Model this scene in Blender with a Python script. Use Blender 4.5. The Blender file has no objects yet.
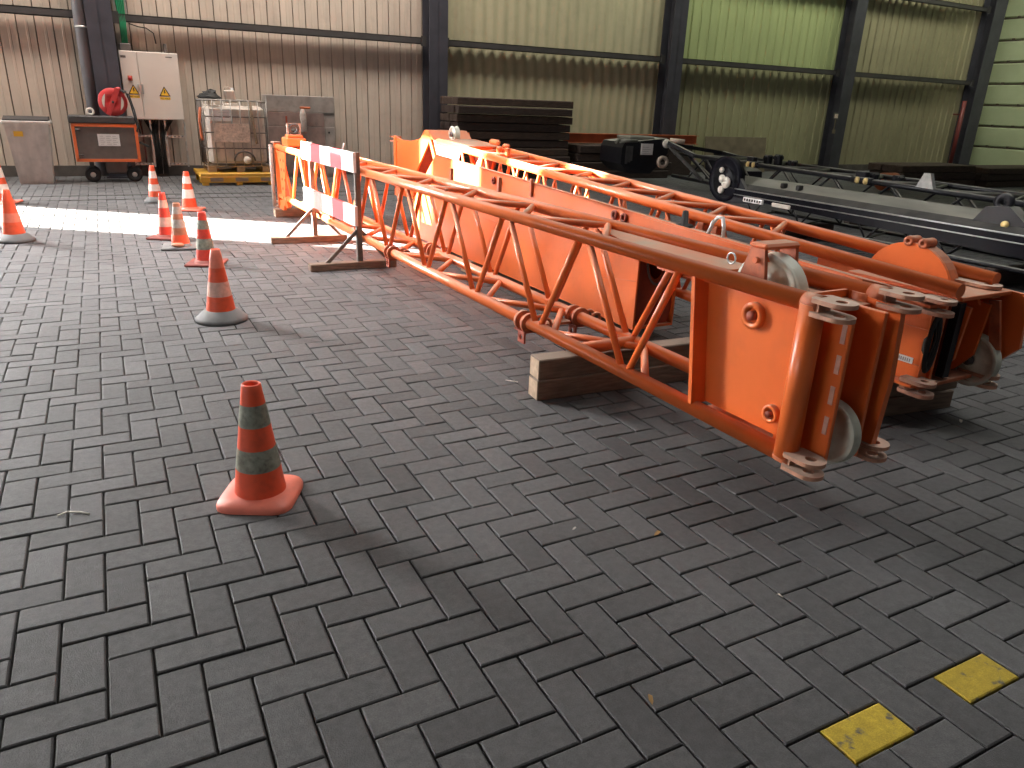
import bpy, bmesh, math, random
from mathutils import Matrix, Vector
random.seed(7)
SC = bpy.context.scene
COL = SC.collection
R = math.radians

# ------------------------------------------------------------------ camera
cam_d = bpy.data.cameras.new('camera'); cam = bpy.data.objects.new('camera', cam_d); COL.objects.link(cam)
cam_d.sensor_width = 36; cam_d.lens = 26.2; cam_d.clip_start = 0.05; cam_d.clip_end = 200
RR = [(0.88653, -0.46117, 0.03730), (-0.13177, -0.32893, -0.93511), (0.44352, 0.82409, -0.35238)]
m = Matrix.Identity(4)
for i in range(3):
    m[i][0] = RR[0][i]; m[i][1] = -RR[1][i]; m[i][2] = -RR[2][i]
m.translation = (0, 0, 1.4386)
cam.matrix_world = m
SC.camera = cam

# ------------------------------------------------------------------ light
SC.view_settings.view_transform = 'Standard'; SC.view_settings.look = 'None'
SC.view_settings.gamma = 1; SC.view_settings.use_curve_mapping = False
SC.view_settings.exposure = 0.0
W = bpy.data.worlds.new('world'); SC.world = W; W.use_nodes = True
bg = W.node_tree.nodes['Background']; bg.inputs[0].default_value = (0.95, 0.97, 1.0, 1); bg.inputs[1].default_value = 0.085

def lamp(name, kind, loc, direction, energy, color, sx=1, sy=1, angle=0.0):
    d = bpy.data.lights.new(name, kind); d.energy = energy; d.color = color
    if kind == 'AREA': d.shape = 'RECTANGLE'; d.size = sx; d.size_y = sy
    if kind == 'SUN': d.angle = angle
    o = bpy.data.objects.new(name, d); COL.objects.link(o); o.location = loc
    o.rotation_euler = Vector(direction).to_track_quat('-Z', 'Y').to_euler()
    return o
az = R(36); el = R(13)
lamp('sun', 'SUN', (-12, 20, 6), (math.cos(az)*math.cos(el), -math.sin(az)*math.cos(el), -math.sin(el)), 150, (1.0, 0.94, 0.85), angle=R(0.53))
def area(name, loc, direction, energy, color, sx, sy, spread):
    o = lamp(name, 'AREA', loc, direction, energy, color, sx, sy); o.data.spread = R(spread); return o
area('door_daylight', (-5.8, 13.7, 2.0), (0.66, -0.75, -0.08), 950, (1.0, 0.985, 0.97), 2.6, 3.4, 130)
area('door_top_daylight', (-5.7, 13.6, 5.2), (0.60, -0.80, -0.74), 570, (1.0, 0.985, 0.97), 2.4, 3.0, 80)
area('floor_fill_left', (.5, 7.2, 5.4), (0, 0, -1), 185, (1.0, 0.97, 0.95), 2.6, 3.0, 105)  # added fill lamp that lifts the floor in the middle left
area('boom_fill_right', (5.0, 3.5, 7.0), (0, 0, -1), 175, (1.0, 0.99, 0.95), 4, 6, 120)  # added fill lamp from above for the boom tops
area('side_fill_left', (-5.9, 3.0, 1.7), (1, 0.12, -0.02), 70, (0.98, 0.985, 1.0), 6, 0.9, 120)  # added low fill for the boom sides; the wall has no window here
area('roof_light_front', (2, 13.0, 7.5), (0, 0.4, -1), 400, (1.0, 0.92, 0.84), 10, 1.2, 110)
area('roof_light_back', (15, 13.2, 7.5), (0, 0.45, -1), 250, (0.97, 1.0, 0.84), 14, 1.0, 105)
area('right_wall_fill', (20.5, 11.0, 7.0), (1, 0.1, -0.6), 160, (0.97, 1.0, 0.84), 2, 5, 110)  # added fill lamp aimed at the right wall

# ------------------------------------------------------------------ materials
def nodes(name):
    mt = bpy.data.materials.new(name); mt.use_nodes = True
    nt = mt.node_tree; return mt, nt, nt.nodes['Principled BSDF']
def pmat(name, col, rough=0.6, metal=0.0, var=0.15, scale=8.0, bump=0.0, dust=0.0, dcol=(0.42, 0.33, 0.26), grain=None, spec=0.5, coat=0.0, dirt=0.0):
    mt, nt, b = nodes(name); N = nt.nodes; L = nt.links
    tc = N.new('ShaderNodeTexCoord'); no = N.new('ShaderNodeTexNoise'); no.inputs['Scale'].default_value = scale; no.inputs['Detail'].default_value = 6
    src = tc.outputs['Object']
    if grain:
        mp = N.new('ShaderNodeMapping'); mp.inputs['Scale'].default_value = grain; L.new(src, mp.inputs[0]); src = mp.outputs[0]
    L.new(src, no.inputs['Vector'])
    mx = N.new('ShaderNodeMix'); mx.data_type = 'RGBA'; mx.blend_type = 'MULTIPLY'; mx.inputs[0].default_value = 1.0
    mr = N.new('ShaderNodeMapRange'); mr.inputs[1].default_value = 0.3; mr.inputs[2].default_value = 0.7; mr.inputs[3].default_value = 1-var; mr.inputs[4].default_value = 1+var*0.5
    L.new(no.outputs[0], mr.inputs[0]); mx.inputs[6].default_value = (*col, 1); L.new(mr.outputs[0], mx.inputs[7])
    out = mx.outputs[2]
    if dirt > 0:
        n3 = N.new('ShaderNodeTexNoise'); n3.inputs['Scale'].default_value = scale*2.3; n3.inputs['Detail'].default_value = 8; L.new(tc.outputs['Object'], n3.inputs['Vector'])
        r3 = N.new('ShaderNodeMapRange'); r3.inputs[1].default_value = 0.5; r3.inputs[2].default_value = 0.72; r3.inputs[3].default_value = 0; r3.inputs[4].default_value = dirt; L.new(n3.outputs[0], r3.inputs[0])
        m3 = N.new('ShaderNodeMix'); m3.data_type = 'RGBA'; L.new(r3.outputs[0], m3.inputs[0]); L.new(out, m3.inputs[6]); m3.inputs[7].default_value = (0.07, 0.055, 0.045, 1); out = m3.outputs[2]
    if dust > 0:
        ge = N.new('ShaderNodeNewGeometry'); sp = N.new('ShaderNodeSeparateXYZ'); L.new(ge.outputs['Normal'], sp.inputs[0])
        r2 = N.new('ShaderNodeMapRange'); r2.inputs[1].default_value = 0.55; r2.inputs[2].default_value = 0.95; r2.inputs[3].default_value = 0; r2.inputs[4].default_value = dust
        L.new(sp.outputs[2], r2.inputs[0])
        n2 = N.new('ShaderNodeTexNoise'); n2.inputs['Scale'].default_value = 5; n2.inputs['Detail'].default_value = 5; L.new(tc.outputs['Object'], n2.inputs['Vector'])
        r4 = N.new('ShaderNodeMapRange'); r4.inputs[1].default_value = 0.3; r4.inputs[2].default_value = 0.65; r4.inputs[3].default_value = 0.45; r4.inputs[4].default_value = 1.0; L.new(n2.outputs[0], r4.inputs[0])
        mm = N.new('ShaderNodeMath'); mm.operation = 'MULTIPLY'; L.new(r2.outputs[0], mm.inputs[0]); L.new(r4.outputs[0], mm.inputs[1])
        m2 = N.new('ShaderNodeMix'); m2.data_type = 'RGBA'; L.new(mm.outputs[0], m2.inputs[0]); L.new(out, m2.inputs[6]); m2.inputs[7].default_value = (*dcol, 1); out = m2.outputs[2]
        rr = N.new('ShaderNodeMapRange'); rr.inputs[3].default_value = rough; rr.inputs[4].default_value = 0.85; L.new(mm.outputs[0], rr.inputs[0]); L.new(rr.outputs[0], b.inputs['Roughness'])
    else:
        b.inputs['Roughness'].default_value = rough
    L.new(out, b.inputs['Base Color']); b.inputs['Metallic'].default_value = metal; b.inputs['Specular IOR Level'].default_value = spec
    if coat: b.inputs['Coat Weight'].default_value = coat; b.inputs['Coat Roughness'].default_value = 0.2
    if bump > 0:
        bp = N.new('ShaderNodeBump'); bp.inputs['Strength'].default_value = bump; bp.inputs['Distance'].default_value = 0.01
        L.new(no.outputs[0], bp.inputs['Height']); L.new(bp.outputs[0], b.inputs['Normal'])
    return mt
ORANGE = (0.80, 0.165, 0.035)
M = {}
M['orange'] = pmat('orange_paint', ORANGE, 0.30, var=0.10, scale=3, dust=0.85, dcol=(0.58, 0.33, 0.23), spec=0.5, dirt=0.10)
M['orange_dusty'] = pmat('dusty_orange_paint', (0.74, 0.16, 0.045), 0.45, var=0.15, scale=5, dust=1.0, dcol=(0.40, 0.29, 0.21))
M['orange_rust'] = pmat('rusty_orange_paint', (0.50, 0.13, 0.05), 0.6, var=0.35, scale=14, dust=0.8, dcol=(0.46, 0.34, 0.25), dirt=0.35)
M['lug'] = pmat('worn_lug_steel', (0.50, 0.25, 0.16), 0.55, var=0.3, scale=22, dust=1.0, dcol=(0.50, 0.40, 0.32), dirt=0.2)
M['dark_orange'] = pmat('dark_orange_painted_shade', (0.30, 0.05, 0.02), 0.6, var=0.3, scale=10)  # darker orange; shade of inner and recessed parts put into the colour
M['rope_white'] = pmat('nylon_sheave', (0.66, 0.66, 0.56), 0.5, var=0.15, scale=9, dirt=0.25)
M['black_paint'] = pmat('black_paint', (0.014, 0.014, 0.018), 0.40, var=0.3, scale=6, dust=0.95, dcol=(0.42, 0.41, 0.36), spec=0.25)
M['black_gloss'] = pmat('black_gloss_paint', (0.007, 0.007, 0.011), 0.34, var=0.2, scale=4, dust=0.35, dcol=(0.26, 0.25, 0.22), spec=0.06)
M['black_dust_skylit'] = pmat('dusty_skylit_black_plate', (0.20, 0.195, 0.165), 0.5, var=0.35, scale=5, grain=(1, .25, 1))  # grey for dust, with sky light on sloped faces put into the colour
M['steel'] = pmat('galvanised_steel', (0.48, 0.48, 0.46), 0.42, 0.75, var=0.25, scale=12)
M['steel_dark'] = pmat('dark_steel', (0.10, 0.095, 0.095), 0.5, 0.3, var=0.3, scale=12)
M['rubber'] = pmat('black_rubber', (0.022, 0.022, 0.023), 0.75, var=0.2)
M['column'] = pmat('anthracite_column_paint', (0.060, 0.058, 0.070), 0.5, var=0.2, scale=4, spec=0.3)
M['purlin'] = pmat('dark_purlin_paint', (0.065, 0.06, 0.058), 0.55, var=0.2, scale=4, spec=0.3)
M['cream'] = pmat('cream_cladding', (0.55, 0.455, 0.37), 0.55, var=0.10, scale=2, grain=(3, 3, .4), dirt=0.12)
M['cream_dark'] = pmat('cladding_groove', (0.10, 0.075, 0.055), 0.7)
M['khaki'] = pmat('khaki_cladding', (0.47, 0.42, 0.27), 0.55, var=0.10, scale=2, grain=(3, 3, .4), dirt=0.12)
M['olive'] = pmat('olive_cladding', (0.35, 0.33, 0.185), 0.55, var=0.10, scale=2, grain=(3, 3, .4), dirt=0.12)
M['brown_clad'] = pmat('brown_cladding', (0.32, 0.285, 0.17), 0.55, var=0.10, scale=2, grain=(3, 3, .4), dirt=0.12)
M['grp'] = pmat('green_sheet_painted_backlight', (0.40, 0.45, 0.21), 0.4, var=0.12, scale=2, grain=(3, 3, .4))  # translucent sheet drawn opaque; daylight through it put into the bright green
M['sage'] = pmat('sage_cladding', (0.36, 0.40, 0.24), 0.5, var=0.08, scale=2)
M['plinth'] = pmat('concrete_plinth', (0.10, 0.085, 0.075), 0.85, var=0.3, scale=6, bump=0.2)
M['cone_orange'] = pmat('cone_orange', (0.80, 0.10, 0.035), 0.5, var=0.12, scale=12, dirt=0.15, bump=0.05)
M['cone_red'] = pmat('cone_red', (0.72, 0.055, 0.03), 0.5, var=0.15, scale=12, dirt=0.25)
M['cone_pale'] = pmat('cone_faded_orange', (0.80, 0.22, 0.14), 0.55, var=0.12, scale=12, dirt=0.1)
M['cone_brown'] = pmat('cone_dirty_brown', (0.42, 0.17, 0.09), 0.65, var=0.3, scale=16, dirt=0.3)
M['band_dirty'] = pmat('dirty_reflective_band', (0.27, 0.28, 0.22), 0.6, var=0.4, scale=26, dirt=0.5)
M['band_grey'] = pmat('grey_reflective_band', (0.40, 0.37, 0.33), 0.6, var=0.25, scale=20, dirt=0.25)
M['band_white'] = pmat('white_reflective_band', (0.80, 0.72, 0.66), 0.5, var=0.12, scale=20, dirt=0.1)
M['band_pink'] = pmat('pinkish_reflective_band', (0.72, 0.42, 0.34), 0.55, var=0.2, scale=20, dirt=0.15)
M['cone_base'] = pmat('grey_rubber_base', (0.10, 0.10, 0.10), 0.7, var=0.25, scale=12, dust=0.4, dcol=(.3, .29, .27))
M['cone_base_red'] = pmat('dark_red_base', (0.22, 0.045, 0.03), 0.7, var=0.3, scale=12)
M['cone_base_pink'] = pmat('faded_orange_base', (0.80, 0.20, 0.13), 0.5, var=0.15, scale=12, dirt=0.1)
M['white_plank'] = pmat('white_plank_paint', (0.74, 0.73, 0.71), 0.5, var=0.12, scale=10, dirt=0.12)
M['red_plank'] = pmat('red_plank_paint', (0.62, 0.025, 0.045), 0.45, var=0.1, scale=10)
M['pink_plank'] = pmat('worn_red_plank_paint', (0.68, 0.22, 0.20), 0.55, var=0.25, scale=14)
M['post'] = pmat('barrier_grey_steel', (0.16, 0.135, 0.115), 0.6, 0.2, var=0.3, scale=16)
M['beam_wood'] = pmat('barrier_foot_wood', (0.20, 0.14, 0.10), 0.85, var=0.4, scale=10, grain=(1, 6, 6), bump=0.3)
M['timber'] = pmat('grey_timber', (0.19, 0.13, 0.092), 0.85, var=0.35, scale=9, grain=(1, 8, 8), bump=0.3, dust=0.6, dcol=(0.36, 0.30, 0.24))
M['timber_end'] = pmat('timber_end_grain', (0.50, 0.36, 0.25), 0.85, var=0.25, scale=30, bump=0.3)
M['mat_dark'] = pmat('dark_hardwood', (0.055, 0.034, 0.027), 0.8, var=0.5, scale=8, grain=(1, 7, 9), bump=0.5)
M['mat_mid'] = pmat('brown_hardwood', (0.080, 0.050, 0.036), 0.8, var=0.5, scale=8, grain=(1, 7, 9), bump=0.5)
M['grey_plastic'] = pmat('grey_bin_plastic', (0.60, 0.56, 0.52), 0.55, var=0.18, scale=5, grain=(2, 2, .5), dirt=0.15)
M['dark_plastic'] = pmat('dark_plastic', (0.05, 0.048, 0.048), 0.5, var=0.2)
M['cab_white'] = pmat('cabinet_grey_white', (0.66, 0.585, 0.52), 0.45, var=0.05, scale=3)
M['warn_yellow'] = pmat('warning_yellow', (0.85, 0.48, 0.03), 0.5, var=0.05)
M['black'] = pmat('matt_black', (0.014, 0.013, 0.012), 0.6, var=0.1)
M['paper'] = pmat('white_paper', (0.78, 0.76, 0.74), 0.7, var=0.06)
M['paper_mark'] = pmat('grey_print', (0.33, 0.31, 0.31), 0.7, var=0.1)
M['reel_red'] = pmat('reel_red', (0.55, 0.045, 0.045), 0.45, var=0.12)
M['reel_white'] = pmat('reel_white', (0.74, 0.68, 0.60), 0.5, var=0.1, scale=20)
M['panel_grey'] = pmat('dark_grey_panel', (0.13, 0.11, 0.10), 0.6, var=0.2, scale=8)
M['green_cable'] = pmat('green_cable', (0.02, 0.25, 0.11), 0.5, var=0.2)
M['white_pole'] = pmat('dirty_white_paint', (0.42, 0.35, 0.31), 0.6, var=0.25, scale=14, dirt=0.2)
M['tank'] = pmat('dirty_white_tank', (0.62, 0.53, 0.45), 0.55, var=0.25, scale=5, grain=(2, 2, .6), dirt=0.3)
M['wire'] = pmat('galvanised_cage', (0.34, 0.31, 0.28), 0.45, 0.5, var=0.2)
M['wire_dark'] = pmat('dark_cage', (0.13, 0.11, 0.10), 0.5, 0.4, var=0.2)
M['label_stain'] = pmat('stained_label', (0.66, 0.52, 0.42), 0.7, var=0.3, scale=16, dirt=0.4)
M['yellow'] = pmat('yellow_pallet', (0.62, 0.33, 0.03), 0.5, var=0.15, scale=6)
M['pallet_wood'] = pmat('pallet_wood', (0.30, 0.22, 0.15), 0.8, var=0.3, scale=8, grain=(1, 6, 6))
M['sheet_grey'] = pmat('weathered_sheet', (0.33, 0.29, 0.26), 0.6, var=0.3, scale=4, dirt=0.3)
M['sheet_brown'] = pmat('weathered_brown_sheet', (0.27, 0.19, 0.165), 0.6, var=0.3, scale=4, dirt=0.3)
M['plate_brown'] = pmat('brown_board', (0.17, 0.135, 0.085), 0.8, var=0.3, scale=4, dirt=0.2)
M['rust_beam'] = pmat('orange_brown_beam', (0.50, 0.12, 0.04), 0.55, var=0.2, scale=5)
M['red_pipe'] = pmat('dark_red_pipe', (0.16, 0.025, 0.02), 0.5, var=0.15)
M['pipe_grey'] = pmat('grey_downpipe', (0.19, 0.18, 0.19), 0.5, var=0.15, scale=3)
M['leaf'] = pmat('dry_leaf', (0.42, 0.24, 0.08), 0.8, var=0.3, scale=60)
M['scrap'] = pmat('white_scrap', (0.72, 0.66, 0.58), 0.7, var=0.1)
M['amber'] = pmat('amber_lens', (0.75, 0.55, 0.22), 0.35, var=0.1)

def paver_mat(name, yellow=False):
    mt, nt, b = nodes(name); N = nt.nodes; L = nt.links
    at = N.new('ShaderNodeAttribute'); at.attribute_name = 'tone'
    ge = N.new('ShaderNodeNewGeometry')
    n1 = N.new('ShaderNodeTexNoise'); n1.inputs['Scale'].default_value = 34; n1.inputs['Detail'].default_value = 8; n1.inputs['Roughness'].default_value = 0.7; L.new(ge.outputs['Position'], n1.inputs['Vector'])
    n2 = N.new('ShaderNodeTexNoise'); n2.inputs['Scale'].default_value = 1.1; n2.inputs['Detail'].default_value = 4; L.new(ge.outputs['Position'], n2.inputs['Vector'])
    n3 = N.new('ShaderNodeTexNoise'); n3.inputs['Scale'].default_value = 260; n3.inputs['Detail'].default_value = 3; L.new(ge.outputs['Position'], n3.inputs['Vector'])
    def mr(s, a, b_, lo=0.3, hi=0.7):
        r = N.new('ShaderNodeMapRange'); r.inputs[1].default_value = lo; r.inputs[2].default_value = hi; r.inputs[3].default_value = a; r.inputs[4].default_value = b_; L.new(s, r.inputs[0]); return r.outputs[0]
    def mul(a, b_):
        q = N.new('ShaderNodeMath'); q.operation = 'MULTIPLY'; L.new(a, q.inputs[0]); L.new(b_, q.inputs[1]); return q.outputs[0]
    f = mul(mul(mr(n1.outputs[0], 0.74, 1.20), mr(n2.outputs[0], 0.82, 1.14)), mul(mr(at.outputs['Fac'], 0.80, 1.16, 0, 1), mr(n3.outputs[0], 0.80, 1.16)))
    mx = N.new('ShaderNodeMix'); mx.data_type = 'RGBA'; mx.blend_type = 'MULTIPLY'; mx.inputs[0].default_value = 1
    mx.inputs[6].default_value = (0.092, 0.0905, 0.091, 1); L.new(f, mx.inputs[7]); out = mx.outputs[2]
    if yellow:
        n4 = N.new('ShaderNodeTexNoise'); n4.inputs['Scale'].default_value = 22; n4.inputs['Detail'].default_value = 8; L.new(ge.outputs['Position'], n4.inputs['Vector'])
        m2 = N.new('ShaderNodeMix'); m2.data_type = 'RGBA'; L.new(mr(n4.outputs[0], 0.1, 1.0, 0.34, 0.42), m2.inputs[0]); L.new(out, m2.inputs[6])
        m3 = N.new('ShaderNodeMix'); m3.data_type = 'RGBA'; m3.blend_type = 'MULTIPLY'; m3.inputs[0].default_value = 1; m3.inputs[6].default_value = (0.50, 0.36, 0.035, 1); L.new(f, m3.inputs[7])
        L.new(m3.outputs[2], m2.inputs[7]); out = m2.outputs[2]
    L.new(out, b.inputs['Base Color']); b.inputs['Roughness'].default_value = 0.68; b.inputs['Specular IOR Level'].default_value = 0.28; b.inputs['Sheen Weight'].default_value = 0.08; b.inputs['Sheen Roughness'].default_value = 0.4
    bp = N.new('ShaderNodeBump'); bp.inputs['Strength'].default_value = 0.35; bp.inputs['Distance'].default_value = 0.004
    ad = N.new('ShaderNodeMath'); ad.operation = 'ADD'; L.new(n1.outputs[0], ad.inputs[0]); L.new(n3.outputs[0], ad.inputs[1])
    L.new(ad.outputs[0], bp.inputs['Height']); L.new(bp.outputs[0], b.inputs['Normal'])
    return mt
M['paver'] = paver_mat('concrete_paver'); M['paver_yellow'] = paver_mat('yellow_painted_paver', True)
M['sand'] = pmat('joint_sand', (0.030, 0.026, 0.021), 0.9, var=0.3, scale=40)

# ------------------------------------------------------------------ mesh helpers
class MB:
    GX = Matrix.Identity(4)
    def __init__(s): s.v = []; s.f = []; s.m = []; s.s = []; s.X = MB.GX.copy()
    def add(s, vs, fs, m=0, smooth=False):
        b = len(s.v)
        for p in vs: s.v.append(tuple(s.X @ Vector(p)))
        for k, f in enumerate(fs):
            s.f.append([b+i for i in f]); s.m.append(m); s.s.append(smooth[k] if isinstance(smooth, list) else smooth)
        return s
    def box(s, x0, x1, y0, y1, z0, z1, m=0, bv=0.0, X=None):
        c = Vector(((x0+x1)/2, (y0+y1)/2, (z0+z1)/2)); h = (abs(x1-x0)/2, abs(y1-y0)/2, abs(z1-z0)/2)
        b = min(bv, min(h)*0.9); vs = []; idx = {}
        T = X or Matrix.Identity(4)
        for sx in (-1, 1):
            for sy in (-1, 1):
                for sz in (-1, 1):
                    sg = (sx, sy, sz)
                    for a in range(3):
                        if b <= 0 and a > 0: idx[(sg, a)] = idx[(sg, 0)]; continue
                        p = [sg[i]*(h[i] if (i == a or b <= 0) else h[i]-b) for i in range(3)]
                        idx[(sg, a)] = len(vs); vs.append(T @ (c+Vector(p)))
        fs = []
        for a in range(3):
            o = [i for i in range(3) if i != a]
            for sa in (-1, 1):
                L = []
                for q in ((-1, -1), (1, -1), (1, 1), (-1, 1)):
                    sg = [0, 0, 0]; sg[a] = sa; sg[o[0]] = q[0]; sg[o[1]] = q[1]; L.append(idx[(tuple(sg), a)])
                fs.append(L)
        if b > 0:
            for a in range(3):
                o = [i for i in range(3) if i != a]
                for q0 in (-1, 1):
                    for q1 in (-1, 1):
                        A = [0, 0, 0]; A[o[0]] = q0; A[o[1]] = q1; A[a] = -1; B = list(A); B[a] = 1; A = tuple(A); B = tuple(B)
                        fs.append([idx[(A, o[0])], idx[(B, o[0])], idx[(B, o[1])], idx[(A, o[1])]])
            for sx in (-1, 1):
                for sy in (-1, 1):
                    for sz in (-1, 1): fs.append([idx[((sx, sy, sz), a)] for a in range(3)])
        return s.add(vs, fs, m)
    def bar(s, p0, p1, w, h, m=0, up=(0, 0, 1), bv=0.0):
        p0 = Vector(p0); p1 = Vector(p1); d = (p1-p0); L = d.length; d.normalize()
        u = Vector(up); x = d.cross(u)
        if x.length < 1e-4: x = d.cross(Vector((1, 0, 0)))
        x.normalize(); z = x.cross(d)
        T = Matrix((( x.x, d.x, z.x, p0.x), (x.y, d.y, z.y, p0.y), (x.z, d.z, z.z, p0.z), (0, 0, 0, 1)))
        return s.box(-w/2, w/2, 0, L, -h/2, h/2, m, bv, T)
    def path(s, pts, r, n=10, m=0, cap=True, closed=False):
        pts = [Vector(p) for p in pts]; K = len(pts); rs = r if isinstance(r, (list, tuple)) else [r]*K
        tans = []
        for i in range(K):
            a = pts[(i-1) % K] if (closed or i > 0) else pts[i]; b = pts[(i+1) % K] if (closed or i < K-1) else pts[i]
            tans.append((b-a).normalized())
        u = tans[0].orthogonal().normalized(); vs = []; fs = []; sm = []
        for i in range(K):
            u = (u-tans[i]*u.dot(tans[i])).normalized(); w = tans[i].cross(u)
            for k in range(n):
                a = 2*math.pi*k/n; vs.append(pts[i]+(u*math.cos(a)+w*math.sin(a))*rs[i])
        for i in range(K if closed else K-1):
            j = (i+1) % K
            for k in range(n):
                l = (k+1) % n; fs.append([i*n+k, i*n+l, j*n+l, j*n+k]); sm.append(True)
        if cap and not closed:
            fs.append(list(range(n))[::-1]); fs.append([(K-1)*n+k for k in range(n)]); sm += [False, False]
        return s.add(vs, fs, m, sm)
    def tube(s, p0, p1, r, n=12, m=0, r1=None): return s.path([p0, p1], [r, r if r1 is None else r1], n, m)
    def lathe(s, prof, n=32, m=0, axis='Z', c=(0, 0, 0), mats=None, smooth=True, closed=False):
        vs = []; fs = []; K = len(prof)
        for (r, z) in prof:
            for k in range(n):
                a = 2*math.pi*k/n; x = r*math.cos(a); y = r*math.sin(a)
                p = (x, y, z) if axis == 'Z' else ((z, x, y) if axis == 'X' else (x, z, y))
                vs.append((p[0]+c[0], p[1]+c[1], p[2]+c[2]))
        base = len(s.v); s.add(vs, [])
        rng = range(K if closed else K-1)
        for i in rng:
            j = (i+1) % K
            for k in range(n):
                l = (k+1) % n
                s.f.append([base+i*n+k, base+i*n+l, base+j*n+l, base+j*n+k]); s.m.append(mats[i] if mats else m); s.s.append(smooth)
        return s
    def prism(s, loop, ext, m=0):
        loop = [Vector(p) for p in loop]; e = Vector(ext); n = len(loop)
        fs = [list(range(n))[::-1], list(range(n, 2*n))]+[[i, (i+1) % n, n+(i+1) % n, n+i] for i in range(n)]
        return s.add(loop+[p+e for p in loop], fs, m)
    def holed(s, c, ax, ay, ext, outer, rh, m=0, n=32):
        # plate with a round hole at c; outer(angle) gives the outline radius; ext is the thickness vector
        c = Vector(c); ax = Vector(ax); ay = Vector(ay); e = Vector(ext); vs = []
        for k in range(n):
            a = 2*math.pi*k/n; d = ax*math.cos(a)+ay*math.sin(a); vs += [c+d*outer(a), c+d*rh, c+d*outer(a)+e, c+d*rh+e]
        fs = []
        for k in range(n):
            a = 4*k; b = 4*((k+1) % n)
            fs += [[a, b, b+1, a+1], [a+2, a+3, b+3, b+2], [a, a+2, b+2, b], [a+1, b+1, b+3, a+3]]
        return s.add(vs, fs, m)
    def build(s, name, mats, parent=None, recalc=True):
        me = bpy.data.meshes.new(name); me.from_pydata(s.v, [], s.f)
        if not isinstance(mats, (list, tuple)): mats = [mats]
        for t in mats: me.materials.append(M[t])
        me.polygons.foreach_set('material_index', s.m); me.polygons.foreach_set('use_smooth', s.s)
        if recalc:
            bm = bmesh.new(); bm.from_mesh(me); bmesh.ops.recalc_face_normals(bm, faces=bm.faces); bm.to_mesh(me); bm.free()
        me.update()
        o = bpy.data.objects.new(name, me); COL.objects.link(o)
        if parent: o.parent = parent
        return o
def tag(o, label, cat, group=None):
    o['label'] = label; o['category'] = cat
    if group: o['group'] = group
    return o
def thing(name, label, cat, loc=(0, 0, 0), rz=0.0, group=None):
    o = bpy.data.objects.new(name, None); COL.objects.link(o); o.location = loc; o.rotation_euler = (0, 0, rz); o.empty_display_size = .1
    return tag(o, label, cat, group)
def struct(o): o['kind'] = 'structure'; return o
def lug_outline(r, back):
    def f(a):   # round nose along +ax, straight flanks back to -back
        if math.cos(a) >= 0: return r
        return min(r/max(abs(math.sin(a)), 1e-6), back/max(-math.cos(a), 1e-6))
    return f
def text(body, size, name, mat, mw, parent=None):
    cu = bpy.data.curves.new(name, 'FONT'); cu.body = body; cu.size = size; cu.align_x = 'CENTER'; cu.extrude = 0.0005
    t = bpy.data.objects.new(name, cu); COL.objects.link(t)
    me = bpy.data.meshes.new_from_object(t.evaluated_get(bpy.context.evaluated_depsgraph_get()))
    bpy.data.objects.remove(t); me.materials.clear(); me.materials.append(M[mat]); me.transform(mw)
    o = bpy.data.objects.new(name, me); COL.objects.link(o)
    if parent: o.parent = parent
    return o
FX = Matrix(((1, 0, 0, 0), (0, 0, -1, 0), (0, 1, 0, 0), (0, 0, 0, 1)))   # text lying in XZ, facing -Y

# ------------------------------------------------------------------ floor: herringbone pavers
def build_floor():
    u = .112; ox, oy = 1.44411, 16.02302
    vs = []; fs = []; ms = []; tones = []
    g = .0034; ch = .0038
    rnd = random.Random(3)
    def brick(x0, x1, y0, y1, mi):
        b = len(vs); X0 = (x0+ox)*u+g; X1 = (x1+ox)*u-g; Y0 = (y0+oy)*u+g; Y1 = (y1+oy)*u-g
        h = rnd.uniform(-.0012, .0010); tx = rnd.uniform(-.0012, .0012); ty = rnd.uniform(-.0012, .0012)
        cx = (X0+X1)/2; cy = (Y0+Y1)/2; hx = (X1-X0)/2; hy = (Y1-Y0)/2
        for (q, z) in ((0, -.020), (0, -.0030), (ch, 0)):
            for sx, sy in ((-1, -1), (1, -1), (1, 1), (-1, 1)):
                vs.append((cx+sx*(hx-q), cy+sy*(hy-q), z+h+tx*sx+ty*sy))
        L = [[b+8, b+9, b+10, b+11]]
        for r in (0, 4):
            for k in range(4):
                l = (k+1) % 4; L.append([b+r+k, b+r+l, b+r+4+l, b+r+4+k])
        fs.extend(L); ms.extend([mi]*9); t = rnd.random(); tones.extend([t]*9)
    i0, i1 = int(-4.4/u-ox)-1, int(20/u-ox)
    j0, j1 = int(0.25/u-oy)-1, int(15.05/u-oy)
    for i in range(i0, i1):
        X = (i+ox)*u
        for j in range(j0, j1):
            Y = (j+oy)*u
            if X > 2.2*Y+6: continue
            k = (i+j) % 4
            if k == 0: brick(i, i+1, j, j+2, 0)
            elif k == 2: brick(i, i+2, j, j+1, 1 if (j == -9 and i in (11, 15, 19)) else 0)
    b = len(vs)
    vs.extend([(-8, -1, -.016), (25, -1, -.016), (25, 15.4, -.016), (-8, 15.4, -.016)]); fs.append([b, b+1, b+2, b+3]); ms.append(2); tones.append(.5)
    me = bpy.data.meshes.new('floor'); me.from_pydata(vs, [], fs)
    for t in ('paver', 'paver_yellow', 'sand'): me.materials.append(M[t])
    me.polygons.foreach_set('material_index', ms)
    a = me.attributes.new('tone', 'FLOAT', 'FACE'); a.data.foreach_set('value', tones)
    me.update(); o = bpy.data.objects.new('floor', me); COL.objects.link(o); return struct(o)
build_floor()
d = MB(); d.box(-3, 6.5, 11.74, 11.775, -.004, .004); d.box(-3, 6.5, 12.22, 12.255, -.004, .004)
struct(d.build('trim_1', 'sand'))

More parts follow.
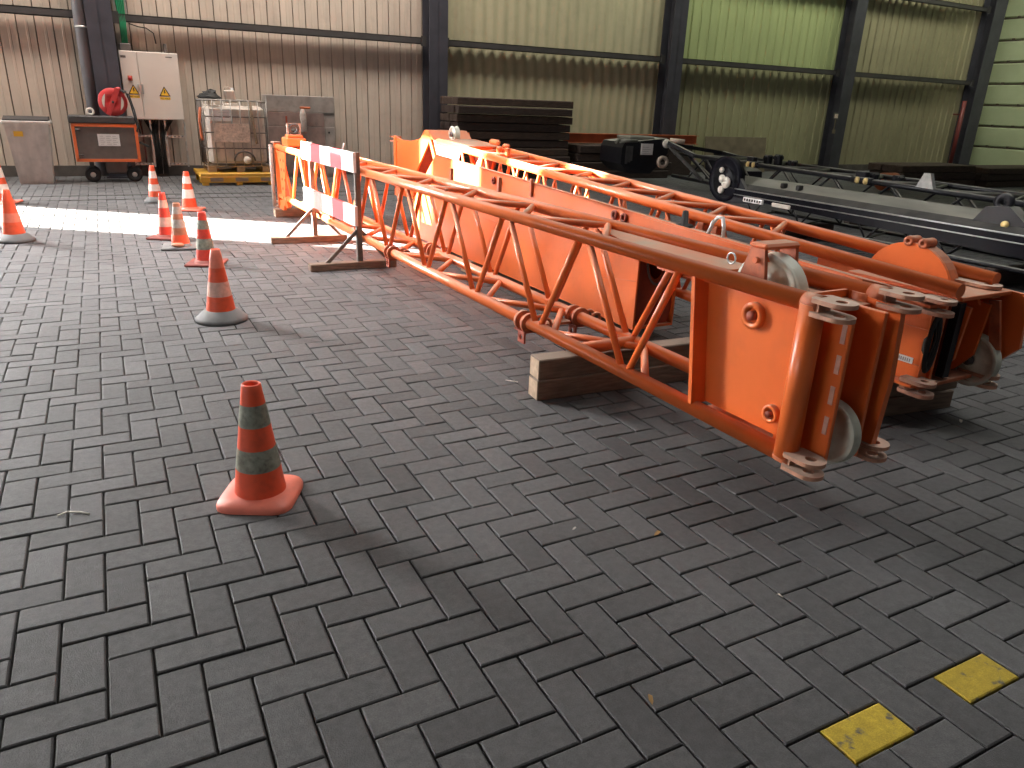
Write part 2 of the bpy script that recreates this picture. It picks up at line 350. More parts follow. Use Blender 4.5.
# ------------------------------------------------------------------ walls
WY = 15.1
def cladding(mb, x0, x1, z0, z1, p, depth, m, kind):
    x = x0; prof = []
    while x < x1-1e-6:
        e = min(x+p, x1); w = e-x
        if kind == 'plank': pts = [(0, 0), (.40, 0), (.42, -.006), (.54, -.006), (.56, 0), (.90, 0), (.92, depth), (.965, depth), (.985, 0)]
        elif kind == 'rib': pts = [(0, 0), (.42, 0), (.5, -depth), (.78, -depth), (.86, 0)]
        else: pts = [(k/8, -depth*.5*(1-math.cos(2*math.pi*k/8))) for k in range(8)]
        prof += [(x+w*a, b) for a, b in pts]; x = e
    prof.append((x1, 0)); n = len(prof)
    vs = [(a, WY+b, z0) for a, b in prof]+[(a, WY+b, z1) for a, b in prof]
    sm = kind == 'wave'
    base = len(mb.v); mb.add(vs, [])
    for i in range(n-1):
        groove = kind == 'plank' and abs(prof[i][1]-depth) < 1e-6 and abs(prof[i+1][1]-depth) < 1e-6
        mb.f.append([base+i, base+i+1, base+n+i+1, base+n+i]); mb.m.append(1 if groove else m); mb.s.append(sm)
w = MB(); C = [0.2, 5.99, 11.8, 17.57, 23.3]
cladding(w, -6.2, C[0], .17, 8, .25, .03, 0, 'plank'); cladding(w, C[0], C[1], .17, 8, .225, .03, 0, 'plank')
cladding(w, C[1], C[2], .17, 8, .245, .035, 2, 'wave')
cladding(w, C[2], C[3], .17, 2.47, .27, .035, 3, 'rib'); cladding(w, C[2], C[3], 2.47, 8, .27, .035, 4, 'rib')
cladding(w, C[3], C[4]+.9, .14, 8, .27, .035, 5, 'rib')
w.box(-6.2, 24.3, WY+.06, WY+.2, 0, 15, 1)
struct(w.build('wall_back', ['cream', 'cream_dark', 'khaki', 'olive', 'grp', 'brown_clad'], recalc=False))
b = MB(); b.box(-6.1, 24.2, WY-.06, WY+.05, 0, .17); struct(b.build('baseboard_back', 'plinth'))
# left wall with the doorway the sun comes through
w = MB(); DY0, DY1, DH = 13.4, 15.1, 3.72
w.box(-6.3, -6.1, -12, 12.4, 0, 15); w.box(-6.3, -6.1, 12.4, 13.05, 0, 3.25); w.box(-6.3, -6.1, 12.4, 13.05, 3.78, 15); w.box(-6.3, -6.1, 13.05, DY0, 0, 15); w.box(-6.3, -6.1, DY1, 15.3, 0, 15); w.box(-6.3, -6.1, DY0, DY1, DH, 15)
struct(w.build('wall_left', 'cream'))
# right wall: horizontal sheets
w = MB(); XR = 24.15; z = .17; ws = MB()
while z < 8:
    ws.add([(XR, 2, z), (XR, WY, z), (XR, WY, z+.49), (XR, 2, z+.49), (XR+.05, 2, z+.53), (XR+.05, WY, z+.53), (XR+.05, 2, z+.57), (XR+.05, WY, z+.57), (XR, 2, z+.60), (XR, WY, z+.60)],
           [[0, 1, 2, 3], [3, 2, 5, 4], [6, 7, 9, 8]], 0); ws.add([(XR+.05, 2, z+.53), (XR+.05, WY, z+.53), (XR+.05, WY, z+.57), (XR+.05, 2, z+.57)], [[0, 1, 2, 3]], 1)
    y = WY-.5
    while y > 8: ws.box(XR-.03, XR+.02, y-.03, y+.03, z+.54, z+.60, 1); y -= .62
    z += .60
struct(ws.build('wall_right', ['sage', 'cream_dark']))
b = MB(); b.box(XR-.05, XR+.1, 2, WY, 0, .17); struct(b.build('baseboard_right', 'plinth'))
for i, x in enumerate(C):
    c = MB(); y0, y1 = 14.66, 15.04; hw = .19
    if i == 4: hw = .26
    c.box(x-hw, x+hw, y0, y0+.025, 0, 8); c.box(x-hw, x+hw, y1-.025, y1, 0, 8); c.box(x-.012, x+.012, y0, y1, 0, 8); c.box(x-hw-.03, x+hw+.03, y0-.03, y1, 0, .03)
    struct(c.build('trim_%d' % (i+2), 'column'))
k = 7
for i in range(5):
    x0 = -6 if i == 0 else C[i-1]+.19; x1 = C[i]-.19
    for zz, yy in ((2.5, 14.93), (4.45, 14.93)):
        p = MB(); p.box(x0, x1, yy-.07, yy+.08, zz+.045, zz+.06); p.box(x0, x1, yy-.07, yy-.055, zz-.06, zz+.06); p.box(x0, x1, yy-.07, yy, zz-.06, zz-.045)
        p.box(x0-.0, x0+.10, yy-.1, yy-.07, zz-.09, zz+.09); p.box(x1-.10, x1, yy-.1, yy-.07, zz-.09, zz+.09)
        struct(p.build('trim_%d' % k, 'purlin')); k += 1

# ------------------------------------------------------------------ traffic cones
def cone(x, y, h, rb, rt, body, bands, base, base_kind, bw, label, rz=0.0, torn=False):
    """bands: list of (fraction from bottom, fraction, material)"""
    t = thing('traffic_cone', label, 'traffic cone', (x, y, 0), rz, 'traffic cones on the paved floor')
    z0 = .035
    b = MB()
    if base_kind == 'square':
        n = 48; prof = ((1.0, 0.0), (1.0, .014), (.95, .026), (.62, .036), (.56, .036)); vs = []
        for (s_, z) in prof:
            for k in range(n):
                a = 2*math.pi*k/n; ca, sa = math.cos(a), math.sin(a)
                e = 5.0 if s_ > .9 else (3.0 if s_ > .6 else 2.0)
                rr = (abs(ca)**e+abs(sa)**e)**(-1/e)*bw*s_; vs.append((rr*ca, rr*sa, z))
        fs = [[i*n+k, i*n+(k+1) % n, (i+1)*n+(k+1) % n, (i+1)*n+k] for i in range(len(prof)-1) for k in range(n)]
        b.add(vs, fs, 0, True); b.add([vs[k] for k in range(n)], [list(range(n))], 0)
    elif base_kind == 'dome':
        b.lathe([(0.001, .001), (bw, .0), (bw, .018), (bw*.92, .03), (rb*1.12, .075), (rb*.9, .078)], 28)
        z0 = .06
    else:
        n = 4; b.box(-bw, bw, -bw, bw, 0, .022, bv=.008); b.lathe([(rb*1.25, .018), (rb*1.05, .045), (rb*.8, .045)], 24)
        z0 = .03
    b.build('base', base, t)
    mats = [body]; idx = {body: 0}
    for bd in bands:
        if bd[2] not in idx: idx[bd[2]] = len(mats); mats.append(bd[2])
    cuts = sorted(set([0, 1]+[q for bd in bands for q in bd[:2]]))
    prof = []; mi = []
    for a, c in zip(cuts[:-1], cuts[1:]):
        mm = body
        for bd in bands:
            if bd[0] <= (a+c)/2 <= bd[1]: mm = bd[2]
        steps = 3; off = .0012 if mm != body else 0
        for q in range(steps):
            f = a+(c-a)*q/steps; prof.append((rb+(rt-rb)*f+off, z0+(h-z0)*f)); mi.append(idx[mm])
    prof += [(rt, h), (rt*.86, h+.004), (rt*.72, h-.002), (rt*.62, h-.05)]; mi += [0, 0, 0]
    c = MB(); c.lathe(prof, 40, mats=mi+[0]*4); o = c.build('cone_body', mats, t)
    if torn:
        q = MB(); q.lathe([(.001, 0), (.05, .004), (.062, .02), (.04, .032), (.001, .034)], 12, c=(-.02, -rb-.02, .028)); q.build('torn_flap', 'cone_brown', t)
    return t
cone(.357, 2.645, .458, .094, .034, 'cone_orange', [(.235, .43, 'band_dirty'), (.635, .83, 'band_dirty')], 'cone_base_pink', 'square', .140,
     'nearest orange traffic cone with two dirty grey bands on a faded square base', R(-27))
cone(.553, 5.185, .475, .095, .030, 'cone_orange', [(.02, .02, 'cone_red'), (.27, .50, 'band_pink'), (.72, 1.0, 'cone_pale')], 'cone_base', 'dome', .168,
     'orange traffic cone on a wide grey rubber base, second nearest to the viewer', R(10))
cone(.676, 7.07, .455, .088, .032, 'cone_red', [(.25, .47, 'band_dirty'), (.66, .84, 'band_dirty')], 'cone_base_red', 'slab', .155,
     'red traffic cone with two grey green bands right behind the grey based cone', R(-20))
cone(.54, 7.93, .425, .085, .030, 'cone_brown', [(.42, .62, 'band_grey'), (.75, .92, 'band_grey'), (0, .25, 'cone_orange')], 'cone_base', 'slab', .17,
     'dirty brownish traffic cone with torn foot and grey bands', R(-8), True)
cone(.455, 8.5, .455, .080, .030, 'cone_red', [(.22, .44, 'band_pink'), (.66, .84, 'band_pink')], 'cone_base_red', 'slab', .15,
     'slim red traffic cone with pale bands standing half behind the dirty brown cone', R(-30))
cone(.53, 11.40, .475, .085, .030, 'cone_orange', [(.22, .43, 'band_white'), (.62, .84, 'band_white')], 'cone_base', 'dome', .15,
     'orange and white traffic cone on dark base in the shade, farthest back towards the wall')
cone(.874, 10.54, .475, .095, .032, 'cone_orange', [(.28, .52, 'band_white'), (.68, .88, 'band_white')], 'cone_base_pink', 'slab', .16,
     'sunlit orange and white traffic cone at the edge of the sun patch', R(-20))
cone(-.885, 8.69, .485, .10, .030, 'cone_orange', [(.30, .50, 'cone_pale')], 'cone_base', 'dome', .172,
     'plain orange traffic cone on a grey base at the left edge, outside the sun patch')
cone(-1.23, 11.63, .53, .105, .032, 'cone_orange', [(.20, .42, 'band_white'), (.58, .82, 'band_white')], 'cone_base_pink', 'slab', .17,
     'sunlit banded traffic cone cut off by the left edge of the picture', R(-15))

# ------------------------------------------------------------------ red and white barrier
def barrier():
    t = thing('plank_barrier', 'red and white striped plank barrier on two grey steel posts', 'barrier', (0, 0, 0))
    P = [(1.90, 6.50), (1.84, 7.90)]
    dv = Vector((P[1][0]-P[0][0], P[1][1]-P[0][1], 0)); n = Vector((-1, 0, 0))
    for (x, y) in P:
        p = MB(); p.box(x-.024, x+.024, y-.024, y+.024, .06, 1.0, bv=.004); p.build('post', 'post', t)
        f = MB(); f.box(x-.45, x+.33, y-.045, y+.045, 0, .065, bv=.006); f.build('foot_beam', 'beam_wood', t)
        for s in (-1, 1):
            q = MB(); q.bar((x+s*.30*(1 if s < 0 else .9), y, .055), (x+s*.01, y, .34), .030, .022, up=(0, 1, 0)); q.build('brace', 'post', t)
    for (z0, z1, nm, red) in ((.835, 1.0, 'upper', 'red_plank'), (.385, .555, 'lower', 'pink_plank')):
        a = Vector((1.963, 6.44, 0)) if False else Vector((P[0][0]-.04, 6.42, 0)); bb = Vector((P[1][0]-.065, 7.97, 0))
        p = MB()
        for k in range(5):
            q0 = a.lerp(bb, k/5); q1 = a.lerp(bb, (k+1)/5)
            p.bar((q0.x, q0.y, (z0+z1)/2), (q1.x, q1.y, (z0+z1)/2), .026, z1-z0, m=(0, 1, 0, 2, 0)[k])
        p.build('plank', ['white_plank', 'red_plank', red], t)
barrier()

# ------------------------------------------------------------------ boom helpers
def tubeobj(name, p0, p1, r, mat, parent, n=12):
    b = MB(); b.tube(p0, p1, r, n); return b.build(name, mat, parent)
def clevis(parent, c, yaw, r=.055, back=.10, gap=.032, th=.02, hole=.022, mat='lug', name='lug'):
    """two parallel horizontal plates with a pin hole, nose pointing along yaw"""
    ax = (math.cos(yaw), math.sin(yaw), 0); ay = (-math.sin(yaw), math.cos(yaw), 0); b = MB()
    for s in (-1, 1):
        z = c[2]+s*gap-(th/2)
        b.holed((c[0], c[1], z), ax, ay, (0, 0, th), lug_outline(r, back), hole)
    q = Vector(ax)*(-back*.85)
    b.bar((c[0]+q.x, c[1]+q.y, c[2]-gap), (c[0]+q.x, c[1]+q.y, c[2]+gap), r*1.2, .03, up=(ax[0], ax[1], 0))
    return b.build(name, mat, parent)
def sheave(parent, c, r, wd, axis, mat, name='sheave', hub='steel_dark'):
    b = MB(); h = wd/2
    b.lathe([(.028, -h*.9), (r*.30, -h*.9), (r*.34, -h*.45), (r*.78, -h*.45), (r*.84, -h), (r*.985, -h), (r, -h*.85), (r*.90, -h*.2), (r*.90, h*.2), (r, h*.85), (r*.985, h), (r*.84, h), (r*.78, h*.45), (r*.34, h*.45), (r*.30, h*.9), (.028, h*.9)], 40, axis=axis, c=c, closed=True)
    o = b.build(name, mat, parent)
    q = MB(); q.lathe([(.001, -h*1.5), (.026, -h*1.5), (.026, h*1.5), (.001, h*1.5)], 16, axis=axis, c=c); q.build('axle', hub, o)
    return o

# ------------------------------------------------------------------ A: nearest orange lattice boom
def boom_near():
    t = thing('lattice_boom', 'nearest orange lattice crane boom section lying on timber blocks', 'crane boom', (2.088, 1.62, 0), R(1.5))
    w = .35; zb, zt = .26, .835; L = 8.15; r = .034
    for (x, z) in ((0, zb), (w, zb), (0, zt), (w, zt)):
        b = MB(); b.tube((x, .10, z), (x, L, z), r, 20); b.build('chord', 'orange', t)
    bot = [1.08+.805*k for k in range(9)]; top = [.74]+[1.50+.805*k for k in range(8)]+[8.0]
    bot2 = [1.50+.805*k for k in range(8)]; top2 = [1.13]+[1.93+.805*k for k in range(8)]
    for x, bot, top in ((0, bot, top), (w, bot2, top2)):
        for k, yb in enumerate(bot):
            ya, yc = top[k], top[k+1]
            tubeobj('brace', (x, yb-.03, zb+.02), (x, ya+.04, zt-.02), .0175, 'orange', t)
            tubeobj('brace', (x, yb+.03, zb+.02), (x, yc-.05, zt-.02), .0175, 'orange', t)
    ys = [.95+.805*k for k in range(9)]
    for k, y in enumerate(ys):
        for z, rr in ((zb, .020), (zt, .020)):
            o = .40 if z == zt else 0
            y0 = y+o
            if y0+.8 < L-.1:
                tubeobj('cross_brace', (.02, y0, z), (w-.02, y0+.40, z), rr, 'orange_dusty' if z == zt else 'orange', t)
                tubeobj('cross_brace', (w-.02, y0+.40, z), (.02, y0+.805, z), rr, 'orange_dusty' if z == zt else 'orange', t)
    tubeobj('cross_tube', (0, 1.45, zb+.005), (w, 1.45, zb+.005), .032, 'orange', t, 16)
    # plated front end
    for x, nm in ((.045, 0), (w-.045, 1)):
        b = MB(); b.box(x, x+.014, .10, .66, zb+.03, zt-.03); b.build('side_plate', 'orange', t)
    for x0 in (-.03, w-.06):
        b = MB(); b.prism([(x0, .585, zb+.025), (x0, .605, zb+.025), (x0, .675, zt-.025), (x0, .655, zt-.025)], (.09, 0, 0)); b.build('end_rib', 'orange', t)
    b = MB(); b.box(.02, w-.02, .10, .66, zt-.045, zt-.030); b.box(.02, w-.02, .66, .95, zt-.052, zt-.040, 0); b.build('top_plate', 'orange_dusty', t)
    b = MB(); b.box(.03, w-.03, .12, .60, zb-.016, zb-.004); b.build('bottom_plate', 'orange', t)
    tubeobj('corner_post', (-.002, .098, zb), (-.002, .098, zt), .044, 'orange', t, 28)
    tubeobj('corner_post', (w+.002, .155, zb), (w+.002, .155, zt), .050, 'orange', t, 28)
    # front web plates with slots, sheave between them
    for x, sl in ((.075, True), (.245, False)):
        b = MB(); b.box(x, x+.02, -.01, .20, zb-.01, zt-.03, bv=.003)
        o = b.build('web_plate', 'orange', t)
        if sl:
            for z in (.40, .515, .63, .74):
                q = MB(); q.box(x-.003, x+.001, .004, .022, z-.034, z+.034); q.build('lit_slot', 'band_pink', o)  # pink strips: the light in the slots put into their colour
    b = MB(); b.box(.06, w-.02, .205, .22, zb, zt); b.build('bulkhead', 'orange', t)
    b = MB(); b.prism([(w-.035, -.02, zb+.02), (w-.035, .20, zb), (w-.035, .20, zt), (w-.035, -.02, zt-.02), (w-.035, -.035, .55)], (.028, 0, 0)); b.build('cheek_plate', 'orange', t)
    sheave(t, (.185, .075, .335), .125, .045, 'X', 'rope_white')
    for (x, z) in ((0, zb), (w, zb), (0, zt), (w, zt)):
        b = MB(); b.tube((x, .13, z), (x, .06, z), r*1.05, 20); b.build('chord_end', 'orange_rust', t)
        clevis(t, (x, -.01, z), -math.pi/2, r=.053, back=.09, gap=.024, th=.015, hole=.020)
    # bosses on the near plate
    for (y, z, rr) in ((.385, .715, .052), (.225, .37, .036)):
        b = MB(); b.lathe([(rr*.60, .0), (rr*.62, -.022), (rr, -.022), (rr, 0)], 28, axis='X', c=(.045, y, z)); o = b.build('boss', 'orange', t)
        q = MB(); q.lathe([(.001, -.03), (rr*.36, -.03), (rr*.36, 0), (.001, 0)], 12, axis='X', c=(.045, y, z)); q.build('bolt', 'dark_orange', o)
    # guide sheave on the top and its hanger
    sheave(t, (.20, .47, .765), .165, .07, 'X', 'rope_white')
    for x in (.115, .285):
        b = MB(); b.prism([(x, .43, zt), (x, .56, zt), (x, .52, zt+.115), (x, .45, zt+.115)], (.016, 0, 0)); b.build('hanger', 'orange_rust', t)
    b = MB(); b.box(.11, .305, .44, .53, zt+.112, zt+.135, bv=.01); b.tube((.10, .48, zt+.07), (.33, .48, zt+.07), .012); b.build('hanger', 'orange_dusty', t)
    b = MB(); b.path([(.10+.0, .60+.022*math.cos(a), zt+.055+.022*math.sin(a)) for a in [i*math.pi/6 for i in range(12)]], .004, 6, closed=True); b.build('ring', 'steel', t)
    b = MB(); b.prism([(.03, .66, zt-.02), (w-.03, .66, zt-.02), (w-.03, 1.75, zt-.02), (w-.08, 1.75, zt-.02), (.03, 1.02, zt-.02)], (0, 0, .012)); b.build('gusset', 'orange_dusty', t)
    # joint collars with hanging brackets
    for y in (1.98, 4.18):
        for x in (0, w):
            b = MB(); b.tube((x, y-.012, zb), (x, y+.012, zb), .058, 20); b.tube((x, y+.06, zb), (x, y+.085, zb), .058, 20); o = b.build('joint_collar', 'orange_rust', t)
            b = MB(); b.box(x-.045, x+.045, y-.02, y+.10, zb-.055, zb-.045); b.holed((x-.055, y, zb-.075), (0, 1, 0), (0, 0, 1), (.012, 0, 0), lambda a: .035/max(abs(math.cos(a)), abs(math.sin(a))), .018)
            b.build('bracket', 'dark_orange', o)
            for q in (-.02, .05):
                c = MB(); c.path([(x+.10+.030*math.cos(a), y+q, zb-.01+.030*math.sin(a)) for a in [i*math.pi/6 for i in range(12)]], .010, 7, closed=True); c.build('pin_clip', 'orange_rust', o)
        b = MB(); b.box(.05, w-.05, y+.02, y+.09, zb-.04, zb-.025); b.build('joint_plate', 'orange_rust', t)
    # small posts on the top chords
    for (x, y, h) in ((w, 3.83, .09), (w, 3.05, .10), (0, 3.15, .02)):
        b = MB(); b.box(x-.012, x+.012, y-.014, y+.014, zt+.03, zt+.03+h, bv=.003); b.build('stop_pin', 'orange_rust', t)
    # foot end at the far left
    for x in (0, w):
        b = MB(); b.bar((x, L-.02, .14), (x, L+.02, zt+.04), .07, .05, up=(0, 1, 0)); b.build('end_post', 'orange', t)
        b = MB(); b.bar((x, L-.05, zt), (x, L-.42, .16), .05, .05, up=(1, 0, 0)); b.build('end_strut', 'orange', t)
    b = MB()
    vs = [(-.03, L-.50, .80), (-.03, L-.16, .80), (-.03, L-.22, .20), (-.03, L-.36, .16)]
    b.prism(vs, (.012, 0, 0)); o = b.build('perforated_plate', 'orange', t)
    for k in range(5):
        for q in range(2):
            c = MB(); y = L-.26-.14*q-.012*k; z = .70-.11*k; c.tube((-.034, y, z), (-.029, y, z), .017, 12); c.build('hole', 'dark_orange', o)
    for z in (.142, zt+.02):
        clevis(t, (0, L+.11, z), math.pi/2, r=.05, back=.10, gap=.028, th=.018, hole=.018)
        clevis(t, (w, L+.11, z), math.pi/2, r=.05, back=.10, gap=.028, th=.018, hole=.018)
    b = MB(); b.prism([(-.02, L-.30, .22), (-.02, L+.03, .20), (-.02, L+.03, .10), (-.02, L-.20, .10)], (.04, 0, 0)); b.build('foot_shoe', 'orange', t)
    b = MB(); b.tube((-.075, L+.03, .12), (-.075, L+.03, .86), .022, 14); b.build('end_pole', 'white_pole', t)
    # rope guide block on top near the foot
    b = MB(); b.box(.00, .22, L-.55, L-.25, zt+.035, zt+.13, bv=.012); b.box(.02, .20, L-.50, L-.34, zt+.12, zt+.165, bv=.012); b.build('rope_guide', 'orange', t)
    b = MB(); b.lathe([(.035, -.02), (.062, -.02), (.062, .02), (.035, .02)], 24, axis='Y', c=(.11, L-.42, zt+.225), closed=True); b.build('guide_roller', 'steel_dark', t)
    b = MB(); b.box(.03, .05, L-.43, L-.40, zt+.13, zt+.29); b.box(.17, .19, L-.43, L-.40, zt+.13, zt+.29); b.box(.03, .19, L-.43, L-.40, zt+.28, zt+.29); b.build('guide_frame', 'white_pole', t)
    b = MB(); b.path([(.0, 5.55, zt+.03), (.0, 5.52, zt+.10), (.02, 5.48, zt+.2)], .007, 6); b.build('marker_rod', 'white_plank', t)
    return t
boom_near()

def timber(x0, x1, y0, y1, z0, z1, label, rz=0.0, mat='timber', end='timber_end', group=None, name='timber_block'):
    cx, cy = (x0+x1)/2, (y0+y1)/2
    b = MB(); hx, hy = (x1-x0)/2, (y1-y0)/2
    b.box(-hx, hx, -hy, hy, 0, z1-z0, 0, .006)
    for i, f in enumerate(b.f):
        c = sum((Vector(b.v[k]) for k in f), Vector())/len(f)
        if (hx >= hy and abs(abs(c.x)-hx) < .002) or (hx < hy and abs(abs(c.y)-hy) < .002): b.m[i] = 1
    o = b.build(name, [mat, end]); o.location = (cx, cy, z0); o.rotation_euler = (0, 0, rz)
    return tag(o, label, 'timber block', group)
timber(1.815, 2.90, 3.06, 3.17, 0, .111, 'lower squared timber under the nearest orange boom', R(-3))
timber(1.82, 2.86, 3.065, 3.175, .111, .222, 'upper squared timber directly under the nearest orange boom', R(-3))
timber(1.78, 2.40, 9.66, 9.80, 0, .10, 'single timber block under the far foot of the nearest orange boom')
timber(3.25, 3.85, 2.20, 2.33, 0, .10, 'lower timber block under the sheave end of the farther orange boom', R(-6))
timber(3.28, 3.88, 2.21, 2.33, .10, .205, 'upper timber block touching the sheave end of the farther orange boom', R(-6))
timber(2.80, 3.2, 4.2, 4.32, 0, .103, 'timber block under the front of the solid orange box boom')
timber(2.72, 3.10, 6.0, 6.12, 0, .103, 'timber block under the rear of the solid orange box boom')
timber(3.25, 3.95, 6.55, 6.68, 0, .29, 'tall timber block under the rear of the farther orange boom')

# ------------------------------------------------------------------ B: solid orange box boom
def box_boom():
    t = thing('box_boom', 'solid orange box section boom lying between the two lattice booms', 'crane boom', (2.87, 3.0, 0), R(1.5))
    MB.GX = Matrix.Translation((-2.87, -3.0, 0))
    x0, x1 = 2.87, 3.20
    def zt(y): return .685+.040*y
    dr = .075
    b = MB()
    outer = [(3.70, .115), (3.70, zt(3.7)), (6.85, zt(6.85)), (7.45, .45), (7.45, .115)]
    b.prism([(x0, y, z) for y, z in outer], (.012, 0, 0)); b.build('side_panel', 'orange', t)
    b = MB(); b.prism([(x1-.012, y, z-(dr if z > .6 else 0)) for y, z in outer], (.012, 0, 0)); b.build('side_panel', 'orange', t)
    b = MB(); vs = []
    for o_ in (0, -.016): vs += [(x0, 2.15, zt(2.15)+o_), (x1, 2.15, zt(2.15)-dr+o_), (x1, 6.85, zt(6.85)-dr+o_), (x0, 6.85, zt(6.85)+o_)]
    b.add(vs, [[0, 1, 2, 3], [7, 6, 5, 4], [0, 4, 5, 1], [1, 5, 6, 2], [2, 6, 7, 3], [3, 7, 4, 0]]); b.build('top_plate', 'orange_dusty', t)
    b = MB(); b.prism([(x0-.004, 2.15, zt(2.15)-.10), (x0-.004, 2.15, zt(2.15)-.012), (x0-.004, 3.72, zt(3.72)-.012), (x0-.004, 3.72, zt(3.72)-.12)], (.014, 0, 0)); b.build('front_flange', 'orange', t)
    b = MB(); b.prism([(x0+.01, 7.45, .12), (x0+.01, 7.45, .45), (x0+.01, 6.85, zt(6.85)-dr-.02), (x0+.01, 6.8, zt(6.8)-dr-.04), (x0+.01, 7.4, .42), (x0+.01, 7.4, .12)], (x1-x0-.02, 0, 0)); b.build('end_plate', 'orange', t)
    b = MB(); b.box(x0, x1, 3.7, 7.45, .105, .12); b.build('bottom_plate', 'orange', t)
    # open end face with an oval access hole
    b = MB(); n = 32; c = Vector(((x0+x1)/2, 3.72, .56)); H = zt(3.7); vs = []
    for k in range(n):
        a = 2*math.pi*k/n; dx, dz = math.cos(a), math.sin(a)
        s = min(.15/max(abs(dx), 1e-6), .30/max(abs(dz), 1e-6))
        vs += [(c.x+dx*s, 3.72, .435+dz*s*1.04), (c.x+dx*.07, 3.72, c.z+dz*.14)]
    fs = [[2*k, 2*((k+1) % n), 2*((k+1) % n)+1, 2*k+1] for k in range(n)]
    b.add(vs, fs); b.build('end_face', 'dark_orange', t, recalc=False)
    b = MB(); b.path([(c.x+.09*math.cos(a), 3.705, c.z+.17*math.sin(a)) for a in [i*math.pi/12 for i in range(24)]], .008, 6, closed=True); b.build('cable_loop', 'steel_dark', t)
    for (p, q) in (((4.15, .36), (3.71, .42)), ((4.9, .62), (4.5, .60)), ((6.0, .52), (5.4, .50))):
        b = MB(); b.bar((x0-.001, p[0], p[1]), (x0-.001, q[0], q[1]), .004, .005); b.build('weld_seam', 'orange_dusty', t)
    # slotted brackets, spike and white hook on top
    for y, z in ((5.65, zt(5.65)-.07), (5.55, zt(5.55)-.07), (3.98, zt(3.98)-.05), (3.88, zt(3.88)-.05)):
        b = MB(); b.lathe([(.014, -.016), (.030, -.016), (.030, .0), (.014, .0)], 14, axis='X', c=(x0, y, z), closed=True); b.build('eyelet', 'dark_orange', t)
    b = MB(); b.box(x0-.02, x0+.0, 5.02, 5.05, zt(5)-.10, zt(5)+.03, bv=.004); b.build('stop_plate', 'orange_rust', t)
    y = 3.42; b = MB(); b.lathe([(.001, .0), (.055, .0), (.05, .014), (.022, .02), (.017, .09), (.001, .095)], 16, c=(x0+.08, y, zt(y)-.02)); b.build('spike', 'black', t)
    b = MB(); y = 3.12; z = zt(y)-.012; b.path([(x0+.04, y+.06, z), (x0+.045, y+.035, z+.07), (x0+.055, y+.01, z+.10), (x0+.06, y-.02, z+.10), (x0+.06, y-.035, z+.06), (x0+.06, y-.04, z)], .011, 10); b.build('hook', 'white_plank', t)
    MB.GX = Matrix.Identity(4)
    return t
box_boom()

